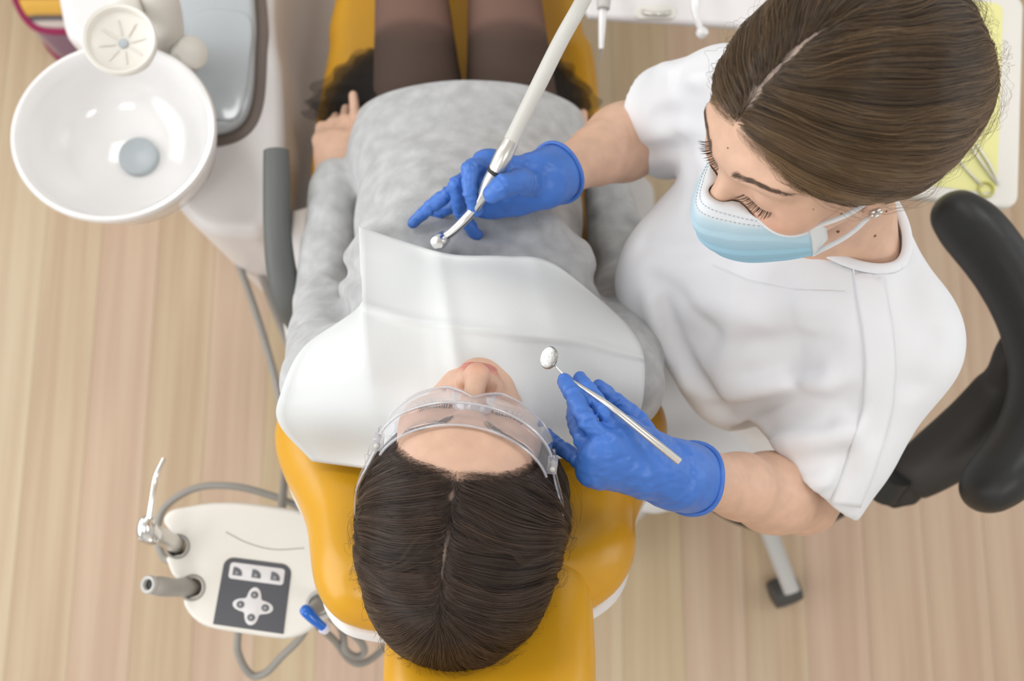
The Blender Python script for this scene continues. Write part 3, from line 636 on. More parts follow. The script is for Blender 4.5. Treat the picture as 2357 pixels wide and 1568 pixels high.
# ------------------------------------------------------------------ striped bag on the floor, top left
bgc = loop_px([(12, -60), (28, 0), (50, 42), (80, 68), (120, 76), (165, 74), (205, 60), (235, 0), (215, -90), (120, -150), (40, -130)], 0.16)
bgm = bpy.data.materials.new('striped_cloth'); bgm.use_nodes = True
nt = bgm.node_tree; N = nt.nodes; L = nt.links
tc = N.new('ShaderNodeTexCoord'); sp_ = N.new('ShaderNodeSeparateXYZ'); L.new(tc.outputs['Generated'], sp_.inputs[0])
rp = N.new('ShaderNodeValToRGB'); L.new(sp_.outputs[1], rp.inputs[0]); e = rp.color_ramp.elements; rp.color_ramp.interpolation = 'EASE'
cols = [(0.0, (150, 120, 140)), (0.09, (205, 190, 180)), (0.14, (70, 66, 78)), (0.2, (215, 165, 70)), (0.3, (228, 178, 80)), (0.37, (165, 75, 50)), (0.45, (195, 110, 80)), (0.52, (120, 120, 70)), (0.6, (190, 150, 80)), (0.75, (140, 30, 70)), (1.0, (200, 160, 80))]
e[0].position, e[0].color = cols[0][0], (*srgb(*cols[0][1]), 1); e[1].position, e[1].color = cols[-1][0], (*srgb(*cols[-1][1]), 1)
for p_, c_ in cols[1:-1]: q_ = e.new(p_); q_.color = (*srgb(*c_), 1)
L.new(rp.outputs[0], N['Principled BSDF'].inputs['Base Color']); N['Principled BSDF'].inputs['Roughness'].default_value = 0.85
bg = thing('striped_bag', (*bgc.mean(0), 0), 'colourful striped cloth bag with magenta piping on the floor by the cabinet', 'bag')
bgl = smooth_loop(bgc, 60)
slab('body', bgl, 0.002, 0.165, bgm, bg, r=0.03)
mg = mat('magenta_piping', srgb(150, 25, 80), 0.7)
tube('piping', np.column_stack([np.vstack([inset(bgl if np.sum(bgl[:, 0] * np.roll(bgl[:, 1], -1) - np.roll(bgl[:, 0], -1) * bgl[:, 1]) > 0 else bgl[::-1], 0.006)]), np.full(60, 0.155)]), 0.0075, mg, bg, n=120, seg=8)
tube('piping', np.column_stack([bgl, np.full(60, 0.02)]), 0.0075, mg, bg, n=120, seg=8)

# ------------------------------------------------------------------ instrument tray behind the dentist
tr = thing('instrument_tray_stand', (0.70, 0.60, 0), 'cream stand with a tray lined in yellow paper behind the dentist', 'tray stand')
YZ = 0.78
a, b, c = W(2338, 478, YZ), W(2290, 200, YZ), W(2080, 470, YZ)
tn = W(2200, 330, YZ); ex = nrm(V3(0.97, -0.12, 0)); ey = V3(-ex[1], ex[0], 0)
cnr = W(2345, 482, YZ); cen = cnr - ex * 0.13 + ey * 0.17
slab('tray', rrect(0.26, 0.34, 0.022), -0.018, 0, M['cream'], tr, r=0.006, tf=xform(cen, ex, ey, V3(0, 0, 1)))
slab('liner', rrect(0.205, 0.30, 0.012) + np.array([-0.005, 0.0]), 0, 0.0012, M['liner'], tr, r=0.0003, tf=xform(cen, ex, ey, V3(0, 0, 1)))
box('post', (*cen[:2], 0.39), (0.04, 0.04, 0.74), M['white'], tr, bev=0.008); slab('foot', rrect(0.24, 0.24, 0.04) + cen[:2], 0, 0.035, M['white'], tr, r=0.01)
def at_tray(x, y, h=0.004): return cen + ex * x + ey * y + V3(0, 0, h)
t = thing('tweezers', W(2250, 380, YZ), 'steel tweezers lying on the yellow tray liner', 'tweezers')
for s in (-1, 1): tube('arm', [W(2238 + 8 * s, 330, YZ + 0.004), W(2268 + 8 * s, 375, YZ + 0.005), W(2298 + 2 * s, 425, YZ + 0.004)], [0.0014, 0.0018, 0.0012], M['satin'], t, n=12, seg=8)
t = thing('ring_probe', W(2250, 420, YZ), 'slim ringed instrument lying on the yellow tray liner', 'dental probe')
tube('shaft', [W(2205, 368, YZ + 0.004), W(2245, 412, YZ + 0.004), W(2262, 428, YZ + 0.004)], [0.0012, 0.0018, 0.0014], M['satin'], t, n=8, seg=8)
rc = W(2270, 436, YZ + 0.0035); an = np.linspace(0, 2 * math.pi, 25); tube('ring', np.stack([rc + V3(math.cos(x) * 0.0105, math.sin(x) * 0.0105, 0) for x in an]), 0.0018, mat('olive_ring', (0.55, 0.52, 0.12), 0.5), t, n=40, seg=8)

# ------------------------------------------------------------------ dentist's stool
STC = np.array([0.45, 0.20])
st = thing('dentist_stool', (*STC, 0), 'black saddle stool with a curved arm support on a grey star base', 'stool')
slab('seat', smooth_loop([(STC[0] + 0.20 * math.cos(t), STC[1] + 0.20 * math.sin(t)) for t in np.linspace(0, 2 * math.pi, 16, endpoint=False)], 48), 0.43, 0.50, M['black'], st, r=0.03)
tube('post', [(*STC, 0.06), (*STC, 0.25), (*STC, 0.43)], [0.03, 0.025, 0.022], M['satin'], st, n=6, seg=20, smooth=False)
lathe('hub', [(0.045, 0.05), (0.05, 0.08), (0.04, 0.11), (0.03, 0.12)], (*STC, 0), (0, 0, 1), M['ltmetal'], st, seg=24)
cast0 = W(1815, 1362, 0.06)[:2] - STC; a0 = math.atan2(cast0[1], cast0[0]); cr_ = np.linalg.norm(cast0)
for k in range(5):
    an = a0 + 2 * math.pi * k / 5; dv = V3(math.cos(an), math.sin(an), 0); sd = V3(-dv[1], dv[0], 0); e_ = V3(*STC, 0) + dv * cr_
    lg = tube('leg', [V3(*STC, 0.10) + dv * 0.03, V3(*STC, 0.10) + dv * 0.15, e_ + V3(0, 0, 0.088)], [0.022, 0.019, 0.0165], M['ltmetal'], st, n=14, seg=16, flat=0.7, upv=(0, 0, 1))
    cs = tube('castor', [e_ - sd * 0.028 + V3(0, 0, 0.03), e_ - sd * 0.012 + V3(0, 0, 0.03), e_ + sd * 0.012 + V3(0, 0, 0.03), e_ + sd * 0.028 + V3(0, 0, 0.03)], [0.028, 0.03, 0.03, 0.028], M['castor'], st, n=8, seg=24, smooth=False)
    tube('castor_stem', [e_ + V3(0, 0, 0.03), e_ + V3(0, 0, 0.085)], 0.009, M['castor'], cs, n=3, seg=10, smooth=False)
PZ = 0.90
pad_px = [(2196, 488), (2258, 552), (2325, 645), (2380, 760), (2400, 880), (2372, 990), (2322, 1075), (2268, 1130)]
pp = [W(x, y, PZ) for x, y in pad_px]
f = Field(); Q = catmull(pp, 16)
for i in range(15): f.ecap(Q[i], Q[i + 1], V3(0, 0, 1), (0.040, 0.026), (0.040, 0.026), 0.03)
f.ops = [(op, 'ecap', (a[0], a[1], a[2], a[3], a[4]), 0.03) for op, kd, a, k in f.ops]
sculpt('arm_support', f, np.min(pp, 0) - 0.08, np.max(pp, 0) + 0.08, 0.005, M['black'], st, 3)
br = [W(2375, 740, 0.87), W(2345, 810, 0.84), W(2320, 890, 0.80), W(2250, 985, 0.77), W(2160, 1055, 0.745), W(2090, 1100, 0.72), W(2040, 1115, 0.68), V3(STC[0] + 0.05, STC[1] - 0.05, 0.46)]
tube('bracket', br, [0.022, 0.032, 0.042, 0.048, 0.043, 0.036, 0.03, 0.025], M['blackbrk'], st, n=40, seg=20, flat=0.6, upv=(0, 0, 1))
tube('bracket_joint', [W(2060, 1085, 0.735), W(2030, 1130, 0.70)], [0.027, 0.027], M['black'], st, n=4, seg=20, smooth=False)

# ------------------------------------------------------------------ people: shared builders
SKIN = mat('skin', (0.75, 0.47, 0.34), 0.45, attr='skin', bump=0.05, bscale=900, var=0.10, vscale=60)
M['sweater'] = mat('grey_knit', (0.53, 0.53, 0.53), 0.95, sheen=0.3, var=0.22, vscale=45, bump=0.5, bscale=420)
M['tunic'] = mat('white_tunic_cloth', (0.87, 0.87, 0.89), 0.8, sheen=0.15, bump=0.05, bscale=700)
M['trousers'] = mat('pale_grey_trousers', (0.76, 0.76, 0.77), 0.85)
M['glove'] = mat('blue_nitrile', (0.060, 0.19, 0.62), 0.40, bump=0.35, bscale=110, var=0.12, vscale=30)
M['tights'] = mat('black_sheer_tights', (0.05, 0.035, 0.03), 0.7, attr='skin', spec=0.2)
M['paper'] = mat('paper_bib', (0.76, 0.77, 0.765), 0.85, bump=0.10, bscale=260)
M['shoe'] = mat('white_shoe', (0.7, 0.7, 0.7), 0.5)
M['lash'] = mat('lash_black', (0.012, 0.009, 0.008), 0.5)

def head_field(ears=True):
    f = Field()
    f.ell((0, -0.008, 0.032), (0.0715, 0.0905, 0.0745), 0.02)
    f.ell((0, 0.036, 0.008), (0.0635, 0.0545, 0.0715), 0.025)
    f.ell((0, 0.036, -0.045), (0.052, 0.048, 0.050), 0.03)
    f.cone((0, 0.05, -0.06), (0, 0.071, -0.088), 0.036, 0.0175, 0.02)
    for s in (-1, 1):
        f.cone((s * 0.05, 0.005, -0.045), (s * 0.018, 0.066, -0.088), 0.017, 0.016, 0.03)
        f.ell((s * 0.043, 0.058, -0.026), (0.021, 0.020, 0.018), 0.025)
        f.cone((s * 0.012, 0.0835, 0.020), (s * 0.046, 0.071, 0.021), 0.0105, 0.008, 0.018)
        f.ell((s * 0.032, 0.098, -0.002), (0.0155, 0.016, 0.011), 0.014, 's')
        f.ell((s * 0.0315, 0.0725, -0.003), (0.0145, 0.0128, 0.0125), 0.006)
    f.cone((0, 0.083, 0.006), (0, 0.1075, -0.036), 0.0075, 0.0105, 0.011)
    f.ell((0, 0.1085, -0.0405), (0.0115, 0.0105, 0.0098), 0.006)
    for s in (-1, 1):
        f.ell((s * 0.0125, 0.097, -0.0445), (0.0072, 0.0095, 0.0072), 0.005)
    f.ell((0, 0.088, -0.062), (0.024, 0.012, 0.012), 0.012)
    f.ell((0, 0.0975, -0.0635), (0.0205, 0.0068, 0.0048), 0.004)
    f.ell((0, 0.0955, -0.0735), (0.0185, 0.0072, 0.0055), 0.004)
    f.fold([(-0.022, 0.094, -0.0685), (0, 0.104, -0.0685), (0.022, 0.094, -0.0685)], -0.0035, 0.0022)
    f.ell((0, 0.083, -0.095), (0.014, 0.010, 0.011), 0.012)
    for s in (-1, 1):
        if ears:
            f.ell((s * 0.0765, -0.008, -0.006), (0.0075, 0.017, 0.029), 0.004, R=[[0.93, s * 0.36, 0], [-s * 0.36, 0.93, 0], [0, 0, 1]])
            f.ell((s * 0.0835, -0.006, -0.002), (0.005, 0.010, 0.018), 0.004, 's')
            f.ell((s * 0.0785, 0.001, -0.031), (0.006, 0.010, 0.013), 0.005)
    f.cone((0, -0.018, -0.05), (0, -0.03, -0.125), 0.050, 0.052, 0.025)
    return f
def head_colors(V, base):
    V = np.asarray(V); c = np.tile(np.array(base), (len(V), 1))
    def blend(p, r, col, amt):
        nonlocal c
        w = amt * np.exp(-(((V - np.array(p)) / np.array(r)) ** 2).sum(1)); c = c * (1 - w[:, None]) + w[:, None] * np.array(col)
    red = np.array(base) * np.array([1.0, 0.72, 0.66])
    for s in (-1, 1): blend((s * 0.042, 0.07, -0.03), (0.022, 0.03, 0.02), red, 0.5)
    blend((0, 0.118, -0.042), (0.012, 0.012, 0.014), red, 0.6)
    lip = (0.62, 0.20, 0.17)
    for z in (-0.0635, -0.0735):
        w = np.clip(1.4 - (np.abs(V[:, 2] - z) / 0.0055) ** 2 - (V[:, 0] / 0.022) ** 2, 0, 1) * (V[:, 1] > 0.085); c = c * (1 - 0.85 * w[:, None]) + 0.85 * w[:, None] * np.array(lip)
    return c
def hair_curves(name, P, rad, m, parent, tint=None, taper=0.25):
    """P[n,k,3]"""
    n, k = P.shape[:2]; hc = bpy.data.hair_curves.new(name); hc.add_curves([k] * n)
    hc.attributes['position'].data.foreach_set('vector', P.astype(np.float32).ravel())
    r = hc.attributes.get('radius') or hc.attributes.new('radius', 'FLOAT', 'POINT')
    rr = np.broadcast_to(np.asarray(rad, float).reshape(-1, 1), (n, k)) * np.interp(np.linspace(0, 1, k), [0, 0.7, 1], [1, 1, taper])
    r.data.foreach_set('value', rr.astype(np.float32).ravel())
    if tint is not None:
        a = hc.attributes.new('tint', 'FLOAT', 'CURVE'); a.data.foreach_set('value', np.asarray(tint, np.float32))
    hc.materials.append(m); o = bpy.data.objects.new(name, hc); COL.objects.link(o)
    if parent is not None: o.parent = parent
    return o
def fgrad(f, P, e=5e-4):
    d = f(P); g = np.stack([(f(P + e * np.eye(3)[k]) - d) / e for k in range(3)], -1); return d, g
def onto(f, P, off=0.0, it=3):
    for _ in range(it):
        d, g = fgrad(f, P); P = P - (np.clip(d - off, -0.03, 0.03) / ((g * g).sum(1) + 1e-9))[:, None] * g
    return P
def grow(f, roots, flow, nstep, step, lift, length, clump=0.0, seed=1, wav=0.0):
    """strands that follow flow(p) on the shell f; lift[n] = height above the shell"""
    P = onto(f, roots); out = [P - 0.0]; n = len(P)
    nz = np.random.default_rng(seed); base = P.copy()
    st = step * np.asarray(length)
    for k in range(nstep):
        d, g = fgrad(f, P); nn = g / (np.linalg.norm(g, axis=1)[:, None] + 1e-9); v = flow(P)
        v = v + wav * np.stack([vnoise(P * 38 + 11 * q, 20 + q) for q in range(3)], -1)
        v = v - nn * (v * nn).sum(1)[:, None]; v /= np.linalg.norm(v, axis=1)[:, None] + 1e-9
        P = P + v * st[:, None]; d, g = fgrad(f, P); P = P - (d / ((g * g).sum(1) + 1e-9))[:, None] * g; out.append(P)
    S = np.stack(out, 1); s = np.linspace(0, 1, nstep + 1)
    N_ = np.stack([(lambda dg: dg[1] / (np.linalg.norm(dg[1], axis=1)[:, None] + 1e-9))(fgrad(f, S[:, k])) for k in range(nstep + 1)], 1)
    prof = np.interp(s, [0, 0.15, 0.5, 1], [-0.0015 / 0.004, 0.5, 1, 0.9])
    L = np.asarray(lift)[:, None] * prof[None]
    if clump: L = L + clump * np.stack([vnoise(S[:, k] * np.array([70, 70, 70]), 7) for k in range(nstep + 1)], 1)
    return S + N_ * L[..., None]
def to_world(R, t): return lambda V: V @ np.array(R).T + np.array(t)
def orth(R):
    u, _, v = np.linalg.svd(np.array(R)); return u @ v
def merge(parts):
    V = []; Fs = []; o = 0
    for v, fq in parts: V.append(v); Fs.append(fq + o); o += len(v)
    return np.vstack(V), np.vstack(Fs)

# ------------------------------------------------------------------ the patient
PR = orth([[-0.991, 0.110, -0.071], [0.129, 0.718, -0.684], [0.024, 0.688, 0.726]]); _a = math.radians(-5); PR = np.array([[1, 0, 0], [0, math.cos(_a), -math.sin(_a)], [0, math.sin(_a), math.cos(_a)]]) @ PR; PT = V3(-0.047, 0.036, 1.205); PSC = 1.0
p2w = to_world(PR, PT)
SHO = V3(-0.044, 0.175, 1.065); TOR = [SHO, V3(-0.05, 0.29, 0.97), V3(-0.058, 0.42, 0.855), V3(-0.064, 0.545, 0.755), V3(-0.064, 0.67, 0.725)]
TRD = [(0.138, 0.078), (0.145, 0.095), (0.146, 0.095), (0.168, 0.105), (0.170, 0.092)]
XS = V3(1, 0, 0)
armL = [W(765, 885, 1.05), W(752, 690, 0.79), W(771, 420, 0.755)]; armR = [W(1412, 885, 1.05), W(1436, 660, 0.79), W(1400, 440, 0.735)]
sw = Field()
for i in range(4): sw.ecap(TOR[i], TOR[i + 1], XS, TRD[i], TRD[i + 1], 0.04)
for s in (-1, 1): sw.ell(TOR[1] + V3(s * 0.068, 0.035, 0.04), (0.058, 0.056, 0.05), 0.05)
for A, s in ((armL, -1), (armR, 1)):
    sw.cone(SHO + V3(s * 0.09, 0, 0), A[0], 0.066, 0.054, 0.05); sw.cone(A[0], A[1], 0.055, 0.047, 0.02); sw.cone(A[1], A[2], 0.046, 0.034, 0.008)
    dv = A[2] - A[1]
    sw.half(A[2] + nrm(dv) * 0.002, dv, 0.003) if False else None
# folds of the sleeves and the belly
def surf_pts(f, pts, n=14, t0=0.7, t1=1.75):
    P, h, _ = march(f, resample(np.array(pts, float), n)); return list(P[h])
def sfold(f, pts, amp, w):
    P = surf_pts(f, pts)
    if len(P) > 2: f.fold(P, amp, w)
def FW(pts, z): return [W(x, y, z if not hasattr(z, '__len__') else z[i]) for i, (x, y) in enumerate(pts)]
base_sw = Field(); base_sw.ops = list(sw.ops)
for pts, amp, w_ in ([[(680, 650), (735, 605), (815, 640)], -0.012, 0.010], [[(680, 680), (740, 635), (815, 672)], 0.007, 0.012], [[(700, 545), (760, 565), (815, 548)], 0.005, 0.012], [[(715, 480), (805, 505)], 0.005, 0.010], [[(700, 585), (800, 590)], 0.005, 0.011],
                     [[(1355, 560), (1410, 580), (1470, 570)], 0.006, 0.012], [[(1360, 640), (1430, 660), (1480, 640)], -0.010, 0.010], [[(1360, 500), (1450, 515)], -0.006, 0.010], [[(680, 740), (760, 715), (825, 735)], -0.007, 0.012],
                     [[(880, 440), (960, 400), (1060, 385)], 0.007, 0.016], [[(850, 500), (960, 520), (1040, 480)], -0.007, 0.014], [[(1110, 530), (1230, 555), (1340, 525)], -0.009, 0.014], [[(1010, 560), (1120, 535), (1240, 570)], 0.007, 0.016], [[(860, 330), (1000, 350), (1120, 335)], 0.004, 0.018],
                     [[(1180, 420), (1290, 440)], 0.006, 0.016], [[(880, 560), (930, 520), (1000, 545)], -0.008, 0.013], [[(1290, 480), (1340, 560)], -0.008, 0.014]):
    P_ = surf_pts(base_sw, pts)
    if len(P_) > 2: sw.fold(P_, amp, w_)
sw.noise(0.004, 16, 3)
bodyP = Field()
for i in range(3): bodyP.ecap(TOR[i], TOR[i + 1], XS, (TRD[i][0] - 0.014, TRD[i][1] - 0.014), (TRD[i + 1][0] - 0.014, TRD[i + 1][1] - 0.014), 0.04)
for A, s in ((armL, -1), (armR, 1)):
    bodyP.cone(SHO + V3(s * 0.10, 0, 0), A[0], 0.055, 0.044, 0.04); bodyP.cone(A[0], A[1], 0.045, 0.038, 0.03)
    bodyP.cone(A[1], A[2] + nrm(A[2] - A[1]) * 0.012, 0.036, 0.024, 0.02)
bodyP.cone(p2w(V3(0, -0.022, -0.07)[None])[0], SHO + V3(0, 0.0, 0.03), 0.052, 0.058, 0.03)
hipL, hipR = V3(-0.135, 0.56, 0.735), V3(0.005, 0.56, 0.735)
kneeL, kneeR = W(942, -95, 0.735), W(1155, -95, 0.735)
ankL, ankR = V3(kneeL[0] + 0.01, 1.27, 0.67), V3(kneeR[0] - 0.01, 1.27, 0.67)
legf = Field()
for h_, kn, an_ in ((hipL, kneeL, ankL), (hipR, kneeR, ankR)):
    legf.cone(h_, kn, 0.075, 0.052, 0.012); legf.cone(kn, an_, 0.050, 0.034, 0.02)
for h_, kn, an_ in ((hipL, kneeL, ankL), (hipR, kneeR, ankR)):
    bodyP.cone(h_, kn, 0.070, 0.047, 0.02); bodyP.cone(kn, an_, 0.046, 0.03, 0.02)
# hands of the patient
handP = Field()
def hand_patient(A, s):
    w = A[2]; d = nrm(A[2] - A[1]); 
    k = w + d * 0.07 + V3(0, 0, 0.006)
    handP.ecap(w - d * 0.02, k, XS, (0.026, 0.021), (0.037, 0.017), 0.02)
    for i, (dx, ln, cu) in enumerate(((0.026, 0.080, 0.012), (0.008, 0.078, -0.030), (-0.010, 0.07, -0.045), (-0.027, 0.055, -0.05))):
        a = k + V3(-s * dx * -1 * (1), 0, 0); a = k + V3(dx * -s, 0, 0.0); b = a + d * ln * 0.5 + V3(0, 0, cu * 0.25); c = b + d * ln * 0.42 + V3(0.004 * s, 0, cu * 0.8)
        handP.chain([a, b, c], [0.0095, 0.0088, 0.0072], 0.006)
    a = w + d * 0.02 + V3(-s * 0.024, 0, 0.0); b = a + d * 0.04 + V3(-s * 0.016, 0, 0.016); c = b + d * 0.038 + V3(s * 0.004, 0, 0.012)
    handP.chain([a, b, c], [0.014, 0.0105, 0.008], 0.012)
hand_patient(armL, -1); hand_patient(armR, 1)
hfP = head_field(ears=False)
hv, hq = hfP.mesh((-0.1, -0.115, -0.13), (0.1, 0.135, 0.125), 0.0022, 1)
bv, bq = bodyP.mesh((-0.36, 0.02, 0.58), (0.28, 1.34, 1.2), 0.008, 2)
parts = [(p2w(hv), hq), (bv, bq)]
for A in (armL, armR):
    q = np.array([A[2], A[2] + nrm(A[2] - A[1]) * 0.16]); parts.append(handP.mesh(q.min(0) - 0.06, q.max(0) + 0.06, 0.003, 1))
V, Fq = merge(parts)
patient = mesh('person', V, Fq, SKIN); base = (0.74, 0.465, 0.33)
cc = np.tile(np.array(base), (len(V), 1)); cc[:len(hv)] = head_colors(hv, base); vcol(patient, cc)
tag(patient, 'patient lying in the yellow chair in a grey sweater, black tights and clear safety glasses', 'person')
o = sculpt('sweater', sw, (-0.38, 0.05, 0.60), (0.30, 0.80, 1.2), 0.006, M['sweater'], patient, 1); 
# open the sleeve ends and the hem with clean cuts
def cut(o, p, n):
    bm = bmesh.new(); bm.from_mesh(o.data); g = bm.verts[:] + bm.edges[:] + bm.faces[:]
    bmesh.ops.bisect_plane(bm, geom=g, plane_co=Vector(p), plane_no=Vector(n), clear_outer=True); bm.to_mesh(o.data); bm.free()
cut(o, tuple(W(1075, 232, 0.80) + V3(0, 0.004, 0)), (0, 0.985, -0.17))
for A in (armL, armR):
    c = tube('cuff', [A[2] - nrm(A[2] - A[1]) * 0.045, A[2] - nrm(A[2] - A[1]) * 0.01, A[2] + nrm(A[2] - A[1]) * 0.004], [0.0375, 0.037, 0.034], M['sweater'], o, n=8, seg=24)
# hem band
an = np.linspace(0, 2 * math.pi, 41); hc_ = V3(-0.064, 0.0, 0.726)
# tights over the legs
lv, lq = legf.mesh((-0.28, 0.50, 0.60), (0.15, 1.34, 0.84), 0.006, 1)
tg = mesh('tights', lv, lq, M['tights'], patient)
yb = (V3(*W(950, 92, 0.79))[1]); w = 1 / (1 + np.exp(-(lv[:, 1] - yb - 0.25 * (np.abs(lv[:, 0] + 0.065) - 0.07) ** 2 * 20) / 0.004))
topn = np.clip((lv[:, 2] - 0.735) / 0.06, 0, 1)
ctop = np.array(srgb(78, 63, 55)); cfar = np.array(srgb(120, 92, 81)); cband = np.array(srgb(88, 69, 60))
w2 = 1 / (1 + np.exp(-(lv[:, 1] - yb - 0.028) / 0.004)); c3 = ctop * (1 - w[:, None]) + cband * w[:, None]; c3 = c3 * (1 - w2[:, None]) + cfar * w2[:, None]
vcol(tg, c3)
# tulle skirt: crinkled layers spreading to both sides of the thighs
tul = mat_sheer('black_tulle', (0.010, 0.008, 0.007), 0.40)
skirt = None
for s, inner, outer in ((-1, [(905, 120), (880, 170), (862, 230), (850, 290), (835, 340)], [(850, 108), (792, 142), (735, 200), (708, 245), (735, 285), (790, 312)]),
                        (1, [(1215, 130), (1235, 180), (1255, 230), (1280, 275), (1300, 320)], [(1262, 118), (1318, 160), (1362, 215), (1368, 270), (1345, 310), (1330, 340)])):
    for layer in range(7):
        nu, nv = 90, 14; r_ = np.random.default_rng(30 + layer + 10 * (s > 0)); ph = r_.uniform(0, 6, 6); fr_ = (1.05, 0.96, 0.86, 0.76, 0.68, 0.60, 0.52)[layer]
        I_ = catmull(np.array(inner, float), nu); O_ = catmull(np.array(outer, float), nu); G = np.zeros((nu, nv, 3)); ze = 0.628 + 0.006 * layer
        for i in range(nu):
            u = i / (nu - 1); rag = 1 + 0.07 * math.sin(u * 19 + ph[2]) + 0.05 * math.sin(u * 43 + ph[3])
            rip = 0.55 * math.sin(u * 52 + ph[0]) + 0.35 * math.sin(u * 97 + ph[1]) + 0.3 * math.sin(u * 31 + ph[4])
            for j in range(nv):
                v = j / (nv - 1); q = I_[i] + (O_[i] - I_[i]) * v * fr_ * rag; z_ = 0.765 - (0.765 - ze) * min(1, v * 1.15) ** 0.8 + 0.013 * v * rip + 0.004
                tang = 2.5 * v * math.sin(u * 61 + ph[5] + 2 * v); G[i, j] = W(q[0], q[1] + tang, max(z_, 0.626 + 0.002 * layer))
        g_ = grid_mesh('skirt' if skirt is None else 'tulle_layer', G, tul, patient if skirt is None else skirt)
        if skirt is None: skirt = g_
shP = mat('black_shoe', (0.02, 0.02, 0.02), 0.4)
for an_ in (ankL, ankR):
    sculpt('shoe', Field().chain([an_ + V3(0, 0.0, -0.015), an_ + V3(0, 0.045, 0.02), an_ + V3(0, 0.075, 0.10)], [0.036, 0.036, 0.03], 0.03), an_ - 0.08, an_ + V3(0.08, 0.14, 0.17), 0.006, shP, patient)

# hair of the patient
shP_ = Field().ell((-0.002, -0.014, 0.036), (0.0865, 0.107, 0.0885), 0.03).ell((-0.006, -0.025, -0.03), (0.091, 0.085, 0.085), 0.05).ell((-0.004, -0.102, 0.0), (0.076, 0.078, 0.085), 0.06)
shP_.fold([(0.004, 0.085, 0.075), (0.004, 0.03, 0.12), (0.0, -0.03, 0.118), (0.0, -0.07, 0.10)], -0.0028, 0.006)
FE_C, FE_R = V3(0, 0.118, -0.035), V3(0.108, 0.090, 0.130)
def inface(P): return (((P - FE_C) / FE_R) ** 2).sum(1)
cap = Field(); cap.ops = list(shP_.ops); cap.inflate(-0.0025); cap.ell(FE_C, FE_R * 1.01, 0.006, 's'); cap.half((0, 0, -0.105), (0, 0, -1))
cv, cq = cap.mesh((-0.12, -0.13, -0.12), (0.12, 0.12, 0.14), 0.0025, 1)
capm = mat('hair_cap', (0.02, 0.013, 0.010), 0.6, attr='skin')
hp = mesh('hair', p2w(cv), cq, capm, patient)
xpart = 0.004 * (cv[:, 1] > 0) 
w = np.exp(-((cv[:, 0] - xpart) / 0.0024) ** 2) * (cv[:, 2] > 0.05) * (1 / (1 + np.exp(-(cv[:, 1] + 0.055) / 0.006)))
vcol(hp, np.array([0.018, 0.012, 0.009]) * (1 - w[:, None]) + np.array([0.27, 0.185, 0.14]) * w[:, None])
def scalp_roots(n, rng, zmin, spec):
    d = rng.normal(size=(n * 3, 3)); d /= np.linalg.norm(d, axis=1)[:, None]; P = d * 0.1 + V3(0, -0.012, 0.03); P = P[P[:, 2] > zmin]; return P[:n]
rng = np.random.default_rng(12)
ra = scalp_roots(15000, rng, -0.06, None)
n2 = 13000; yy = rng.uniform(-0.075, 0.082, n2); sgn = rng.choice([-1, 1], n2); rb = np.stack([0.003 + sgn * rng.uniform(0.0008, 0.012, n2), yy, np.full(n2, 0.115)], -1)
n3 = 5000; aa = rng.uniform(0, 2 * math.pi, n3); rc_ = np.stack([0.055 * np.sqrt(rng.uniform(0, 1, n3)) * np.cos(aa), -0.065 + 0.035 * np.sin(aa), np.full(n3, 0.105)], -1)
def hairline_band(f, C, R, n, rng, w, more=None):
    P = scalp_roots(n * 14, rng, -0.02, None); P = onto(f, P, 0, 6); q = (((P - C) / R) ** 2).sum(1); m = (q > 1.0) & (q < 1 + w)
    if more is not None: m &= more(P)
    return P[m][:n]
rdl = hairline_band(shP_, FE_C, FE_R, 5000, rng, 0.22)
roots = onto(shP_, np.vstack([ra, rb, rc_, rdl]), 0, 6); fi = inface(roots); roots = roots[fi > 1.0]
def phase(f, P, flow, xs=0.004, n=26, st=0.006):
    P = P.copy(); side = np.sign(P[:, 0])
    for _ in range(n):
        m = np.abs(P[:, 0]) > xs
        if not m.any(): break
        Q = P[m]; d, g = fgrad(f, Q); nn = g / (np.linalg.norm(g, axis=1)[:, None] + 1e-9); v = flow(Q); v -= nn * (v * nn).sum(1)[:, None]; v /= np.linalg.norm(v, axis=1)[:, None] + 1e-9
        Q = Q - v * st; P[m] = onto(f, Q, 0, 1)
    return np.stack([P[:, 1] - 0.4 * P[:, 2], side * 0.5, np.zeros(len(P))], -1)
def streak(ph, sc, seed): return vnoise(ph * np.array([sc, 7, 1]) + 0.37, seed)
def flowP(P):
    sx = np.tanh((P[:, 0] - 0.003) / 0.003); whorl = 1 / (1 + np.exp((P[:, 1] + 0.05) / 0.012)); front = np.clip((P[:, 1] - 0.03) / 0.05, 0, 1)
    x = sx * (1.0 - 0.25 * whorl) * np.where(np.abs(P[:, 0]) < 0.02, 1, 1); y = -0.30 - 0.9 * whorl - 0.55 * front; z = -0.30 - 0.5 * whorl
    return np.stack([x * (1 - whorl) + whorl * P[:, 0] / 0.05, y, z * np.ones_like(x)], -1)
n = len(roots); ph = phase(shP_, roots, flowP, 0.006)
lk = 0.5 * streak(ph, 260, 31) + 0.35 * streak(ph, 700, 32) + 0.3 * streak(ph, 110, 33)
lift = np.clip(0.003 + 0.0042 * lk + rng.uniform(-0.0015, 0.0015, n), 0.0003, 0.009); ln = rng.uniform(0.6, 1.25, n)
S = grow(shP_, roots, flowP, 15, 0.0085, lift, ln, clump=0.0008, wav=0.16)
tn_ = np.clip(0.38 + 0.55 * lk + 0.35 * streak(ph, 1500, 34) + rng.normal(0, 0.18, n), 0, 1)
bad = (((S - FE_C) / (FE_R * 0.985)) ** 2).sum(2).min(1) < 1.0; S = S[~bad]; tn_ = tn_[~bad]
HAIRP = mat_hair('dark_brown_hair', (0.013, 0.0075, 0.005), 0.36, 0.38, 0.35, col2=(0.090, 0.054, 0.037))
